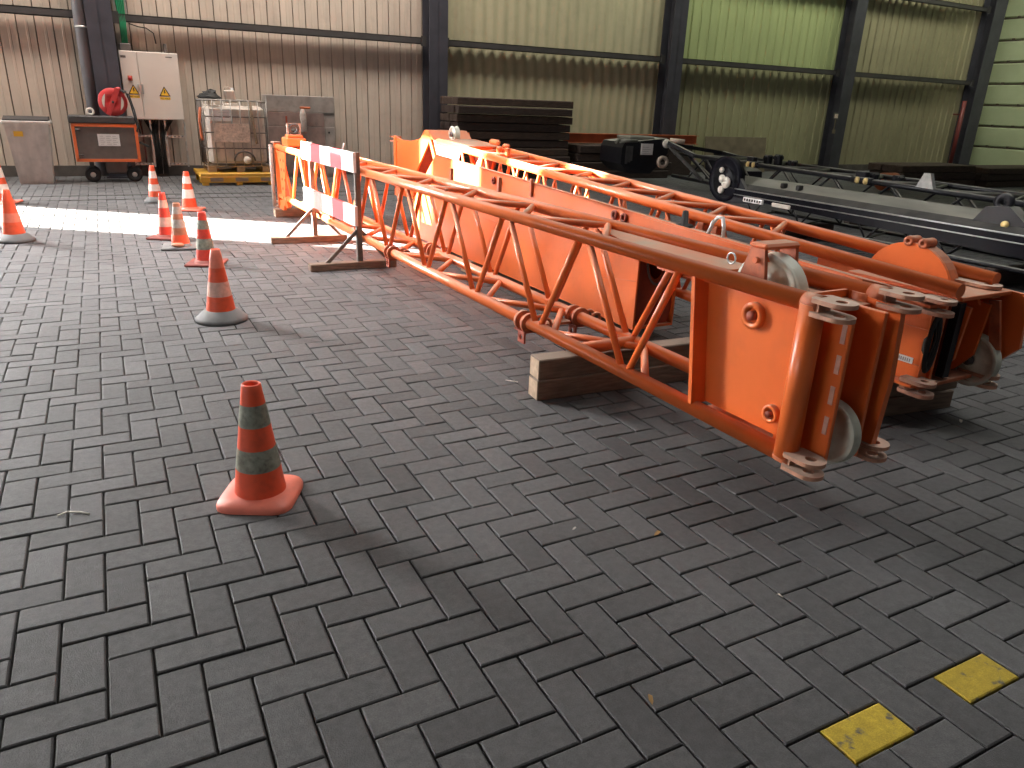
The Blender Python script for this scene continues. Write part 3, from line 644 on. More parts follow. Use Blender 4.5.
# ------------------------------------------------------------------ C: farther orange lattice boom with sheaves
def boom_far():
    t = thing('lattice_boom', 'farther orange lattice boom with round cheek plate and plated foot', 'crane boom', (3.334, 2.0, 0), R(1.5))
    w = .42
    def zt(y): return .735+.0495*y
    def zb(y): return .27+.015*y
    L0, L1 = .02, 5.5; r = .034
    for x in (0, w):
        ys_ = -.03 if x == 0 else .05
        b = MB(); b.tube((x, ys_, zt(ys_)-.012), (x, L1+.3, zt(L1+.3)), r, 18); b.build('chord', 'orange', t)
        b = MB(); b.tube((x, L0+.1, zb(L0)), (x, L1+.3, zb(L1+.3)), r, 18); b.build('chord', 'orange', t)
    n = 8; p = (L1-1.25)/n
    for x in (0, w):
        for k in range(n):
            y = 1.25+p*k
            tubeobj('brace', (x, y+.02, zb(y)+.02), (x, y+p*.5-.03, zt(y+p*.5)-.02), .0145, 'orange', t, 10)
            tubeobj('brace', (x, y+p*.5+.03, zt(y+p*.5)-.02), (x, y+p-.02, zb(y+p)+.02), .0145, 'orange', t, 10)
    for k in range(n):
        y = 1.1+p*k
        tubeobj('cross_brace', (0.01, y, zt(y)), (w-.01, y+p*.5, zt(y+p*.5)), .019, 'orange_dusty', t, 10)
        tubeobj('cross_brace', (w-.01, y+p*.5, zt(y+p*.5)), (.01, y+p, zt(y+p)), .019, 'orange_dusty', t, 10)
        tubeobj('cross_brace', (w-.01, y+p*.5, zt(y+p*.5)-.02), (w*.55, y+p*.42, zb(y)+.05), .013, 'orange', t, 8)
    # head: side box with sticker, top and bottom plates
    b = MB(); b.box(-.045, -.025, .05, 1.10, .265, .635); b.build('side_plate', 'orange', t)
    for z in (.345, .52):
        q = MB(); q.box(-.049, -.043, .05, 1.10, z-.003, z+.003); q.build('weld_seam', 'orange_dusty', t)
    b = MB(); b.box(-.052, -.046, .085, .165, .345, .375); o = b.build('sticker', 'paper', t)
    for k in range(6):
        q = MB(); q.box(-.0535, -.052, .095+.011*k, .101+.011*k, .352, .368); q.build('print_mark', 'paper_mark', o)
    b = MB(); b.box(-.10, .06, .03, 1.05, .635, .652, bv=.003); b.box(.05, w+.03, -.02, .60, .665, .685, bv=.003); b.build('top_plate', 'orange_dusty', t)
    b = MB(); b.box(-.06, w, .02, .60, .235, .255, bv=.003); b.build('bottom_plate', 'orange_rust', t)
    b = MB(); b.box(-.10, -.04, .03, 1.05, .245, .262, bv=.003); b.build('bottom_flange', 'orange', t)
    # front face with dark opening, cables
    b = MB(); b.add([(-.045, .055, .26), (.06, .055, .26), (.06, .055, .64), (-.045, .055, .64)], [[0, 1, 2, 3]]); b.box(.04, .06, .04, .5, .26, .64); b.box(-.045, -.02, .045, .07, .26, .64); b.build('front_frame', 'orange', t)
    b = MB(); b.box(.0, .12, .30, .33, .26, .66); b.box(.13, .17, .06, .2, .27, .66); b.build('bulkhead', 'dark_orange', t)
    b = MB(); b.path([(.005+.035*math.cos(a), .05, .45+.13*math.sin(a)) for a in [i*math.pi/10 for i in range(20)]], .018, 8, closed=True); b.build('access_hole', 'black', t)
    for k in range(3):
        b = MB(); b.path([(-.01+.02*k, .045, .58), (.0+.015*k, .03, .48), (-.02+.02*k, .03, .40), (-.025, .045, .33)], .005, 6); b.build('cable', 'black', t)
    for x in (.17, .33):
        b = MB(); b.prism([(x, .0, .62), (x, .55, .68), (x, .55, .25), (x, .10, .26), (x, .02, .36)], (.018, 0, 0)); b.build('web_plate', 'orange', t)
    b = MB(); b.box(.12, .165, .02, .06, .27, .64); b.build('post', 'black_paint', t)
    b = MB(); b.tube((.165, .14, .47), (.19, .14, .47), .02, 14); b.build('pin', 'dark_orange', t)
    b = MB(); b.bar((.36, -.0, .64), (.40, -.04, .40), .05, .016, up=(1, 0, 0)); b.build('strut', 'orange_rust', t)
    sheave(t, (.385, .05, .325), .135, .05, 'X', 'rope_white')
    # round cheek plate standing above the chords
    cy, cz, rr = .42, .60, .25; xd = w-.15
    arc = [(cy-rr*math.cos(math.pi*(.10+.80*k/16)), cz+rr*math.sin(math.pi*(.10+.80*k/16))) for k in range(17)]
    b = MB(); b.prism([(xd, y, z) for y, z in [(.02, .62), (.05, .67)]+arc+[(cy+.55, .67), (cy+.55, .60)]], (.02, 0, 0)); b.build('cheek_plate', 'orange', t)
    b = MB(); loop = [(-.02, .672), (.10, .676)]+arc
    for k in range(len(loop)-1):
        (ya, za), (yb, zb_) = loop[k], loop[k+1]
        b.add([(xd+.02, ya, za), (xd+.085, ya, za), (xd+.085, yb, zb_), (xd+.02, yb, zb_), (xd+.02, ya, za-.012), (xd+.085, ya, za-.012), (xd+.085, yb, zb_-.012), (xd+.02, yb, zb_-.012)],
              [[0, 1, 2, 3], [7, 6, 5, 4], [0, 4, 5, 1], [3, 2, 6, 7], [0, 3, 7, 4], [1, 5, 6, 2]])
    b.build('cheek_rim', 'orange_rust', t)
    b = MB(); b.prism([(w+.03, -.12, .42), (w+.03, -.10, .68), (w+.03, .75, .70), (w+.03, .75, .60), (w+.03, .25, .26), (w+.03, .02, .26)], (.022, 0, 0)); b.build('cheek_plate', 'orange', t)
    for dy in (-.04, .04):
        b = MB(); b.lathe([(.01, -.03), (.026, -.03), (.026, .05), (.01, .05)], 14, axis='X', c=(xd+.02, cy+dy-.02, cz+rr+.005), closed=True); b.build('eyelet', 'orange_rust', t)
    b = MB(); b.holed((w-.04, .06, .69), (0, -1, 0), (1, 0, 0), (0, 0, .016), lug_outline(.06, .16), .02); b.build('lug', 'lug', t)
    clevis(t, (-.055, .00, .645), -math.pi/2, r=.052, back=.10, gap=.028, th=.018, hole=.018)
    clevis(t, (-.055, .00, .25), -math.pi/2, r=.052, back=.10, gap=.028, th=.018, hole=.018)
    clevis(t, (w, -.03, .235), -math.pi/2, r=.052, back=.14, gap=.024, th=.018, hole=.018)
    for y in (1.5, 1.62, 1.75):
        b = MB(); b.box(-.03, .03, y, y+.05, zt(y)-.085, zt(y)-.03, bv=.006); b.build('clip', 'orange_rust', t)
    for dy in (0, .09):
        b = MB(); b.box(w*.5-.02, w*.5+.02, 4.6+dy*2, 4.66+dy*2, zt(4.6)+.0, zt(4.6)+.075, bv=.01); b.build('rope_guide', 'orange', t)
    # plated foot at the far left, with triangular cut-out
    F = lambda y, z: (-.02, y, z)
    ap = (6.0, 1.115)
    for xx in (-.02, w-.0):
        b = MB(); b.prism([(xx, 7.02, .34), (xx, 7.02, 1.02), (xx, 6.86, .985), (xx, 6.55, .985), (xx, 6.25, 1.03), (xx, 6.05, 1.115), (xx, 5.97, 1.10), (xx, 6.02, 1.00), (xx, 6.42, .62), (xx, 6.48, .34)], (.02, 0, 0)); b.build('foot_plate', 'orange', t)
        b = MB(); b.bar((xx+.01, 6.0, 1.10), (xx+.01, 5.66, .58), .05, .045, up=(1, 0, 0)); b.bar((xx+.01, 5.66, .60), (xx+.01, 5.62, .32), .05, .045, up=(1, 0, 0)); b.build('foot_strut', 'orange', t)
        b = MB(); b.prism([(xx+.012, 5.95, 1.06), (xx+.012, 5.2, zt(5.2)), (xx+.012, 5.45, .55), (xx+.012, 5.66, .55)], (.01, 0, 0)); b.build('foot_gusset', 'dark_orange', t)  # dark red puts the shadow on this plate into its colour
    b = MB(); b.box(-.035, .045, 6.99, 7.06, .32, 1.02, bv=.006); b.box(w-.035, w+.045, 6.99, 7.06, .32, 1.02, bv=.006); b.build('end_post', 'orange', t)
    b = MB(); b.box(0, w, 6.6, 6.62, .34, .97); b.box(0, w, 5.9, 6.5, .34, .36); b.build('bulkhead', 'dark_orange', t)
    for z in (.955, 1.005):
        b = MB(); b.bar((0, 6.95, z), (0, 7.22, z), .05, .014); b.build('lug', 'orange_rust', t)
    b = MB(); b.prism([(-.03, 5.85, 1.04), (-.03, 6.0, 1.13), (-.03, 6.1, 1.13), (-.03, 6.2, 1.05)], (w+.04, 0, 0)); b.build('top_plate', 'orange', t)
    sheave(t, (.20, 5.82, 1.10), .085, .06, 'X', 'rope_white')
    b = MB(); b.prism([(.02, 5.1, zt(5.1)+.02), (.02, 5.75, zt(5.75)+.02), (w-.02, 5.75, zt(5.75)+.02), (w-.02, 5.1, zt(5.1)+.02)], (0, 0, .014)); b.build('top_plate', 'orange_dusty', t)
    b = MB(); b.box(w-.05, w, 5.15, 5.35, zt(5.2)+.03, zt(5.2)+.09, bv=.02); b.box(w-.05, w, 4.95, 5.05, zt(5)+.03, zt(5)+.07, bv=.015); b.build('rope_guide', 'orange', t)
    return t
boom_far()

# ------------------------------------------------------------------ E: black boom with box beam and rails
def boom_black_box():
    t = thing('box_boom', 'long glossy black crane boom with flat dusty top coloured skylit grey and thin lower rails', 'crane boom', (7.25, 3.0, 0), R(-1.5))
    Y0, Y1 = -1.5, 4.75
    def zb(y): return .30+.024*(y-.7)
    b = MB(); k = 8
    sec = lambda y: [(-.10, y, zb(y)), (-.10, y, .50), (.02, y, .562), (.15, y, .640), (.21, y, .648), (.50, y, .48), (.50, y, zb(y))]
    vs = sec(Y0)+sec(Y1); n = 7
    b.add(vs, [list(range(n))[::-1], list(range(n, 2*n))])
    for i in range(n): b.add([vs[i], vs[(i+1) % n], vs[n+(i+1) % n], vs[n+i]], [[0, 1, 2, 3]], 1 if i in (2, 3) else 0)
    b.build('box_beam', ['black_gloss', 'black_dust_skylit'], t)
    for (x, z, r) in ((-.105, .50, .008), (-.108, .43, .006)):
        tubeobj('edge_highlight', (x, Y0, z), (x, Y1-.2, z), r, 'steel', t, 8)  # bright strips added as the highlight lines along the beam edge
    for x in (-.08, .62):
        tubeobj('rail', (x, Y0, .19), (x, Y1-.2, .19), .022, 'black_paint', t, 12)
    tubeobj('rail', (.25, Y0, .12), (.25, Y1-.4, .12), .018, 'black_paint', t, 10)
    for y in (-.4, .55, 1.5, 2.45, 3.4, 4.2):
        for s in (-1, 1):
            tubeobj('brace', (-.08, y, .195), (-.06, y+s*.16, zb(y)+.03), .011, 'black_paint', t, 8)
            tubeobj('brace', (.62, y, .195), (.46, y+s*.16, zb(y)+.03), .011, 'black_paint', t, 8)
        tubeobj('cross_brace', (-.08, y, .19), (.62, y+.3, .19), .012, 'black_paint', t, 8)
    for y in (-1.2, 1.0, 3.6):
        b = MB(); b.box(-.15, .7, y-.05, y+.05, 0, .17, bv=.006); o = b.build('skid', 'mat_dark', t)
    # disc end
    c = (-.06, 4.78, .60)
    b = MB(); b.lathe([(.001, -.05), (.10, -.05), (.13, -.03), (.25, -.03), (.29, -.05), (.29, .05), (.25, .03), (.10, .05), (.001, .05)], 40, axis='X', c=c); o = b.build('end_disc', 'black_gloss', t)
    for (dy, dz, r) in ((.04, -.02, .075), (.12, .02, .055), (.12, -.12, .05), (.15, .13, .035)):
        q = MB(); q.lathe([(.001, -.075), (r, -.07), (r, -.045), (.001, -.045)], 16, axis='X', c=(c[0], c[1]-.10+dy, c[2]+dz-.02)); q.build('pivot_cap', 'reel_white', o)
    b = MB(); b.prism([(-.09, 4.2, .34), (-.09, 4.75, .30), (-.09, 5.05, .42), (-.09, 5.05, .70), (-.09, 4.8, .78), (-.09, 4.5, .64)], (.05, 0, 0)); b.build('end_cheek', 'black_paint', t)
    b = MB(); b.box(-.13, -.10, 4.0, 4.35, .36, .42, bv=.006); b.build('nameplate', 'paper', t)
    for k in range(7):
        q = MB(); q.box(-.133, -.130, 4.03+.045*k, 4.055+.045*k, .375, .405); q.build('plate_mark', 'black', t)
    b = MB(); b.box(-.125, -.10, 3.55, 3.85, .36, .41, bv=.008); b.build('lamp_bar', 'reel_white', t)
    for y in (3.85, 3.6):
        b = MB(); b.box(.0, .08, y-.03, y+.03, .58, .64, bv=.01); b.build('clamp', 'black', t)
    # clamp block on top
    y = 1.15
    b = MB(); b.prism([(.0, y-.32, .555), (.0, y+.22, .555), (.0, y+.12, .70), (.0, y-.1, .72)], (.14, 0, 0)); o = b.build('clamp_block', 'black_paint', t)
    for dy in (.0, -.28):
        q = MB(); q.lathe([(.03, -.03), (.085, -.03), (.085, .03), (.03, .03)], 20, axis='X', c=(.06, y+dy, .75), closed=True); q.build('clamp_ring', 'black_paint', o)
    q = MB(); q.lathe([(.001, -.02), (.035, -.02), (.035, .0), (.001, .0)], 14, axis='X', c=(.0, y-.1, .56)); q.build('reflector', 'amber', o)
    return t
boom_black_box()

# ------------------------------------------------------------------ D: black lattice boom at the back
def boom_black_lattice():
    t = thing('lattice_boom', 'long black lattice crane boom with black box foot and white paper sheet', 'crane boom', (8.78, 4.76, 0), R(-10.6))
    w = .92; zt, zb = .62, .18; L0, L1 = -2.2, 7.2
    for x in (0, w):
        for z in (zt, zb):
            b = MB(); b.tube((x, L0, z), (x, L1+.6, z), .036, 14); b.build('chord', 'black_paint', t)
    n = 8; p = (L1-L0)/n
    for x in (0, w):
        for k in range(n):
            y = L0+p*k
            tubeobj('brace', (x, y, zb), (x, y+p*.5-.03, zt-.02), .017, 'black_paint', t, 8)
            tubeobj('brace', (x, y+p*.5+.03, zt-.02), (x, y+p, zb), .017, 'black_paint', t, 8)
    for k in range(n):
        y = L0+p*k
        tubeobj('cross_brace', (.01, y, zt), (w-.01, y+p*.5, zt), .02, 'black_dust_skylit', t, 8)
        tubeobj('cross_brace', (w-.01, y+p*.5, zt), (.01, y+p, zt), .02, 'black_dust_skylit', t, 8)
        tubeobj('cross_brace', (.01, y, zb), (w-.01, y+p*.5, zb), .02, 'black_paint', t, 8)
    for y in (-1.0, 2.5, 6.0):
        b = MB(); b.box(-.1, w+.1, y-.06, y+.06, 0, .165, bv=.006); b.build('skid', 'mat_dark', t)
    # fittings on the chord
    for y in (2.35, 5.0):
        for dy in (0, .16):
            b = MB(); b.lathe([(.001, -.025), (.045, -.02), (.045, .0), (.001, .0)], 14, axis='X', c=(-.036, y+dy, zt)); b.build('reflector', 'amber', t)
        b = MB(); b.tube((0, y+.3, zt), (0, y-.1, zt), .05, 14); b.box(-.02, .06, y+.05, y+.25, zt+.03, zt+.12, bv=.01); b.build('chord_joint', 'black_paint', t)
    y = 1.35
    b = MB(); b.prism([(-.03, y-.14, zt+.02), (-.03, y+.14, zt+.02), (-.03, y+.05, zt+.20), (-.03, y-.05, zt+.20)], (.05, 0, 0)); b.build('bracket', 'steel', t)
    b = MB(); b.lathe([(.05, -.02), (.11, -.02), (.11, .02), (.05, .02)], 18, axis='X', c=(w, .6, zt+.12), closed=True); b.build('ring', 'black_paint', t)
    for (x, y, h) in ((.3, 5.1, .16), (.36, 4.9, .18), (.5, 4.7, .10), (.2, 2.5, .10), (.45, 2.3, .08)):
        b = MB(); b.box(x-.05, x+.05, y-.07, y+.07, zt, zt+h, bv=.02); b.tube((x-.08, y, zt+h*.7), (x+.08, y, zt+h*.7), .035, 12); b.build('rope_clamp', 'black_paint', t)
    # box foot
    bx0, bx1 = -1.22, -.22
    b = MB(); b.prism([(bx0, 7.72, .40), (bx0, 7.70, .70), (bx0+.05, 7.70, .80), (bx1-.4, 7.70, .86), (bx1-.02, 7.70, .90), (bx1, 7.70, .62), (bx1-.15, 7.70, .42), (bx1-.35, 7.70, .22), (bx0+.2, 7.70, .22)], (0, 1.05, 0)); b.build('foot_box', 'black_paint', t)
    b = MB(); b.box(-.82, -.56, 7.685, 7.698, .58, .79); o = b.build('paper_sheet', 'paper', t)
    for k in range(4):
        q = MB(); q.box(-.79, -.61-.04*(k % 2), 7.683, 7.685, .60+.04*k, .606+.04*k); q.build('print_mark', 'paper_mark', o)
    for k in range(3):
        q = MB(); q.box(bx0+.08+.04*k, bx0+.135+.05*k+.01*(k % 2), 7.695, 7.70, .40+.03*k, .74); q.build('scrape', 'steel_dark', t)
    b = MB(); b.lathe([(.001, -.04), (.085, -.03), (.085, .0), (.001, .0)], 20, axis='Y', c=(-.28, 7.68, .80)); o = b.build('pivot_cap', 'reel_white', t)
    b = MB(); b.lathe([(.001, -.05), (.025, -.05), (.025, -.035), (.001, -.035)], 12, axis='Y', c=(-.28, 7.68, .80)); b.build('pin', 'steel', o)
    b = MB(); b.lathe([(.06, -.04), (.12, -.04), (.12, .02), (.06, .02)], 24, axis='Y', c=(-.34, 7.66, .45), closed=True); b.build('sheave', 'label_stain', t)
    b = MB(); b.bar((-.26, 7.64, .78), (-.02, 6.6, .20), .05, .05, up=(1, 0, 0)); b.build('foot_strut', 'steel_dark', t)
    b = MB(); b.tube((-.24, 7.62, .87), (.02, 7.5, .85), .045, 14); b.build('hose', 'label_stain', t)
    b = MB(); b.prism([(.1, 5.6, .22), (.1, 6.7, .22), (.1, 6.8, .58), (.1, 6.2, .60), (.1, 5.65, .46)], (.5, 0, 0)); b.build('winch_housing', 'black_paint', t)
    b = MB(); b.bar((-.26, 7.62, .82), (0, 7.0, .62), .07, .07); b.bar((-.26, 7.64, .80), (.90, 7.5, .66), .07, .07); b.bar((.9, 7.5, .66), (.92, 7.0, .62), .07, .07); b.bar((0, 7.2, .6), (.05, 6.3, .22), .06, .05, up=(1, 0, 0)); b.build('foot_bracket', 'black_paint', t)
    for k in range(4):
        b = MB(); b.bar((.0+.2*k, 7.1, .58), (-.05+.3*k, 6.3, .25), .03, .03, up=(1, 0, 0)); b.build('foot_strut', 'black_paint', t)
    b = MB(); b.box(-.06, .02, 5.80, 6.15, .50, .56, bv=.012); b.build('lamp_bar', 'reel_white', t)
    b = MB(); b.tube((-.1, 5.9, .27), (.5, 5.9, .27), .06, 14); b.tube((-.1, 6.15, .36), (.5, 6.15, .36), .05, 14); b.build('winch_roller', 'steel_dark', t)
    b = MB(); b.box(-1.0, -.45, 7.85, 8.5, .84, .92, bv=.02); b.tube((bx0-.05, 7.72, .82), (-.9, 7.72, .84), .035, 12); b.tube((bx0, 7.9, .84), (bx0-.12, 7.75, .80), .03, 10); b.build('foot_pipe', 'black_dust_skylit', t)
    return t
boom_black_lattice()

# ------------------------------------------------------------------ timber stacks
def stacked(x0, x1, y0, y1, z0, layers, lh, name, labels, cat, mats, group):
    rnd = random.Random(int(x0*10)); z = z0
    for k in range(layers):
        a = x0+rnd.uniform(-.05, .05); c = x1+rnd.uniform(-.07, .05); h = lh
        b = MB(); n = 5; wy = (y1-y0)/n
        for q in range(n):
            e = rnd.uniform(0, .05); b.box(a+e, c-rnd.uniform(0, .06), y0+wy*q+.004, y0+wy*(q+1)-.004, 0, h-.012-rnd.uniform(0, .006), bv=.012)
        o = b.build(name, mats[k % len(mats)]); o.location = (0, rnd.uniform(-.04, .04), z); tag(o, labels[k], cat, group)
        z += h
ords = ['bottom', 'second', 'third', 'fourth', 'fifth', 'sixth', 'seventh', 'eighth', 'ninth', 'topmost']
stacked(5.95, 8.58, 13.75, 14.6, 0, 10, .153, 'timber_mat', ['%s layer%s of the tall dark timber mat stack against the wall' % (o, '' if o in ('bottom', 'topmost') else ' from below') for o in ords], 'timber mat', ['mat_dark', 'mat_mid'], 'tall stack of dark timber mats')
stacked(8.68, 11.2, 13.7, 14.6, 0, 4, .172, 'timber_mat', ['%s layer of the low timber mat stack right of the tall one' % o for o in ('bottom', 'second', 'third', 'topmost')], 'timber mat', ['mat_dark'], 'low stack of dark timber mats')
stacked(15.4, 18.1, 11.0, 11.9, 0, 3, .165, 'timber_mat', ['%s layer of the dark timber mat stack before the right corner' % o for o in ('bottom', 'middle', 'topmost')], 'timber mat', ['mat_mid', 'mat_dark'], 'dark timber mats near the right corner')
stacked(18.2, 21.5, 10.8, 11.7, 0, 3, .15, 'timber_mat', ['%s layer of the timber mat stack at the right picture edge' % o for o in ('bottom', 'middle', 'topmost')], 'timber mat', ['mat_mid', 'mat_dark'], 'dark timber mats at the right picture edge')
b = MB(); b.box(8.75, 12.4, 14.28, 14.46, .692, .705); b.box(8.75, 12.4, 14.28, 14.46, .875, .888); b.box(8.75, 12.4, 14.36, 14.38, .70, .88)
tag(b.build('steel_beam', 'rust_beam'), 'long orange brown steel beam lying on the low timber stack by the wall', 'beam')
b = MB(); b.box(11.5, 12.2, 14.2, 14.55, 0, .692, bv=.02); tag(b.build('timber_block', 'mat_dark'), 'dark block carrying the right end of the orange brown beam', 'timber block')
b = MB(); X = Matrix.Translation((0, 14.78, 0)) @ Matrix.Rotation(R(-7), 4, 'X'); b.box(13.12, 15.15, -.012, .012, 0, .86, bv=.004, X=X)
tag(b.build('board', 'plate_brown'), 'brown board leaning on the olive wall between two columns', 'board')
b = MB(); b.lathe([(.001, 0), (.16, 0), (.18, .05), (.18, .42), (.14, .46), (.001, .46)], 20, axis='X', c=(14.2, 10.6, .2)); tag(b.build('gas_bottle', 'rust_beam'), 'reddish brown cylinder lying on the floor behind the black booms', 'cylinder')

# ------------------------------------------------------------------ fittings on the columns
b = MB(); b.box(17.20, 17.38, 14.63, 14.66, 1.36, 1.52, bv=.006); t_ = b.build('socket_box', 'steel_dark'); tag(t_, 'small square socket box on the column right of the green panels', 'socket box')
b = MB(); b.box(17.23, 17.35, 14.622, 14.630, 1.39, 1.49); b.build('cover', 'label_stain', t_)
b = MB(); b.tube((17.29, 14.632, 1.375), (17.29, 14.632, 1.09), .012); b.box(17.25, 17.33, 14.60, 14.65, 1.0, 1.10, bv=.006); b.build('plug', 'plate_brown', t_)
b = MB(); b.tube((22.72, 14.72, 0), (22.72, 14.72, 2.0), .06, 14); b.box(22.66, 22.78, 14.72, 14.95, 1.6, 1.64); tag(b.build('standpipe', 'red_pipe'), 'dark red pipe rising beside the last column in the corner', 'pipe')
dp = thing('downpipe', 'grey round downpipe left of the column by the electric cabinet', 'pipe', (-.07, 14.78, 0))
b = MB(); b.tube((0, 0, .05), (0, 0, 7.5), .095, 20); b.build('pipe', 'pipe_grey', dp)
b = MB(); b.lathe([(.097, 2.30), (.104, 2.30), (.104, 2.33), (.097, 2.33)], 20, closed=True); b.build('clamp', 'steel', dp)

# ------------------------------------------------------------------ electric cabinet with cables
cb = thing('electric_cabinet', 'pale two door electric cabinet with yellow high voltage warning signs', 'electric cabinet', (.41, 14.78, .95))
b = MB(); b.box(0, .89, .01, .27, 0, 1.06, bv=.006); b.build('body', 'cab_white', cb)
for x0, x1 in ((.004, .262), (.27, .886)):
    b = MB(); b.box(x0, x1, -.012, .01, .006, 1.054, bv=.004); b.build('door', 'cab_white', cb)
for x in (.235, .295):
    b = MB(); b.box(x-.014, x+.014, -.034, -.012, .40, .56, bv=.006); b.build('handle', 'steel', cb)
for cx, cz in ((.155, .455), (.625, .44)):
    w_ = MB(); w_.prism([(cx-.088, -.0125, cz-.062), (cx+.088, -.0125, cz-.062), (cx, -.0125, cz+.095)], (0, -.002, 0)); o = w_.build('warning_sign', 'black', cb)
    w_ = MB(); w_.prism([(cx-.065, -.0145, cz-.05), (cx+.065, -.0145, cz-.05), (cx, -.0145, cz+.068)], (0, -.001, 0)); w_.build('sign_field', 'warn_yellow', o)
    w_ = MB(); w_.prism([(cx-.004, -.0155, cz+.04), (cx+.012, -.0155, cz+.04), (cx+.004, -.0155, cz+.008), (cx+.018, -.0155, cz+.008), (cx-.008, -.0155, cz-.04), (cx, -.0155, cz-.004), (cx-.014, -.0155, cz-.004)], (0, -.001, 0)); w_.build('flash_symbol', 'black', o)
    w_ = MB(); w_.box(cx-.08, cx+.08, -.0135, -.0125, cz-.118, cz-.076); w_.build('sign_strip', 'warn_yellow', o)
    text('400 VOLT', .036, 'sign_text', 'black', Matrix.Translation((cx, -.0140, cz-.110)) @ FX, o)
b = MB(); b.box(.02, .10, -.014, -.012, .95, .985); b.build('name_label', 'panel_grey', cb)
b = MB(); b.box(.70, .80, -.014, -.012, .985, 1.0); b.build('name_label', 'panel_grey', cb)
b = MB(); b.lathe([(.001, -.05), (.028, -.05), (.03, -.012), (.001, -.012)], 18, axis='Y', c=(.125, 0, .64)); o = b.build('rotary_switch', 'reel_red', cb)
b = MB(); b.box(.09, .16, -.016, -.012, .60, .68, bv=.002); b.build('switch_plate', 'rust_beam', o)
b = MB(); b.box(.03, .20, .03, .22, 1.06, 1.17, bv=.01); b.box(.70, .74, .05, .2, 1.06, 1.2, bv=.004); b.build('cable_gland_box', 'panel_grey', cb)

cl = thing('cable_ladder', 'steel cable ladder with bright green cables above the electric cabinet', 'cable ladder', (.46, 14.90, 2.125))
for x in (-.02, .15):
    b = MB(); b.box(x, x+.014, -.03, .03, .35, 3.6); b.build('side_rail', 'steel', cl)
for k in range(10):
    b = MB(); b.box(-.02, .164, .0, .02, .4+.3*k, .425+.3*k); b.build('rung', 'steel', cl)
for k in range(5):
    b = MB(); x = .01+.028*k; b.path([(x*.6+.03, -.03, 0), (x*.7+.03, -.03, .3), (x, -.02, .7), (x, -.02, 3.5)], .014, 8); b.build('cable', 'green_cable', cl)
b = MB(); b.path([(.17, .0, .30), (.3, -.02, .26), (.42, .0, .25), (.52, .0, .18), (.54, .0, .02)], .009, 6); b.build('cable', 'black', cl)

cf = thing('cable_rack', 'perforated rail frame with a bundle of black cables below the electric cabinet', 'cable frame', (.42, 14.86, 0))
for x in (.0, .32, .55, .86):
    b = MB(); b.box(x, x+.03, -.02, .02, .17, .945); o = b.build('rail', 'steel', cf)
for z in (.20, .66):
    for x0, x1 in ((.0, .34), (.55, .88)):
        b = MB(); b.box(x0, x1, -.035, -.02, z, z+.035); o = b.build('rail', 'steel', cf)
        for k in range(int((x1-x0)/.06)):
            q = MB(); q.box(x0+.02+.06*k, x0+.045+.06*k, -.037, -.035, z+.012, z+.024); q.build('slot', 'black', o)
rnd = random.Random(5)
for k in range(18):
    b = MB(); x = .36+.010*k; xt = .25+.026*k; b.path([(xt, .0, .94), (xt*.5+x*.5, -.02+.01*(k % 3), .82), (x, -.03+.012*(k % 4), .66), (x+rnd.uniform(-.01, .01), -.03+.012*(k % 4), .4), (x, -.02, .05)], .010, 6)
    b.build('cable', 'white_pole' if k in (9,) else 'black', cf)
for k in range(2):
    b = MB(); x = .08+.10*k; b.path([(x, .02, .94), (x+.02, .02, .7), (x+.03, .02, .4), (x+.02, .02, .10)], .010, 6); b.build('cable', 'red_pipe', cf)

# ------------------------------------------------------------------ grey bin
bn = thing('wheeled_bin', 'tall grey tapered waste bin with dark lid against the left wall', 'waste bin', (-.985, 14.0, 0))
b = MB()
def ring(hx, y0, y1, z): return [(-hx, y0, z), (hx, y0, z), (hx, y1, z), (-hx, y1, z)]
vs = ring(.215, -.15, .24, .0)+ring(.225, -.16, .25, .06)+ring(.285, -.25, .28, .88)
fs = [[3, 2, 1, 0]]+[[4*i+k, 4*i+(k+1) % 4, 4*i+4+(k+1) % 4, 4*i+4+k] for i in (0, 1) for k in range(4)]
b.add(vs, fs); b.build('body', 'grey_plastic', bn)
b = MB(); b.box(-.315, .315, -.285, .30, .875, .925, bv=.01); b.build('rim', 'grey_plastic', bn)
b = MB(); b.prism([(-.29, -.27, .925), (-.29, -.27, .945), (-.29, .0, .985), (-.29, .27, .975), (-.29, .29, .925)], (.58, 0, 0)); b.build('lid', 'dark_plastic', bn)
b = MB(); b.bar((-.12, -.243, .70), (-.12, -.250, .775), .12, .004, up=(0, -1, 0)); b.build('sticker', 'warn_yellow', bn)
for x in (-.20, .20):
    b = MB(); b.lathe([(.001, -.025), (.09, -.025), (.09, .025), (.001, .025)], 20, axis='X', c=(x, .29, .09)); b.build('wheel', 'rubber', bn)
b = MB(); b.tube((-.25, .32, .93), (.25, .32, .93), .016); b.box(-.26, -.24, .28, .33, .90, .95); b.box(.24, .26, .28, .33, .90, .95); b.build('handle', 'dark_plastic', bn)

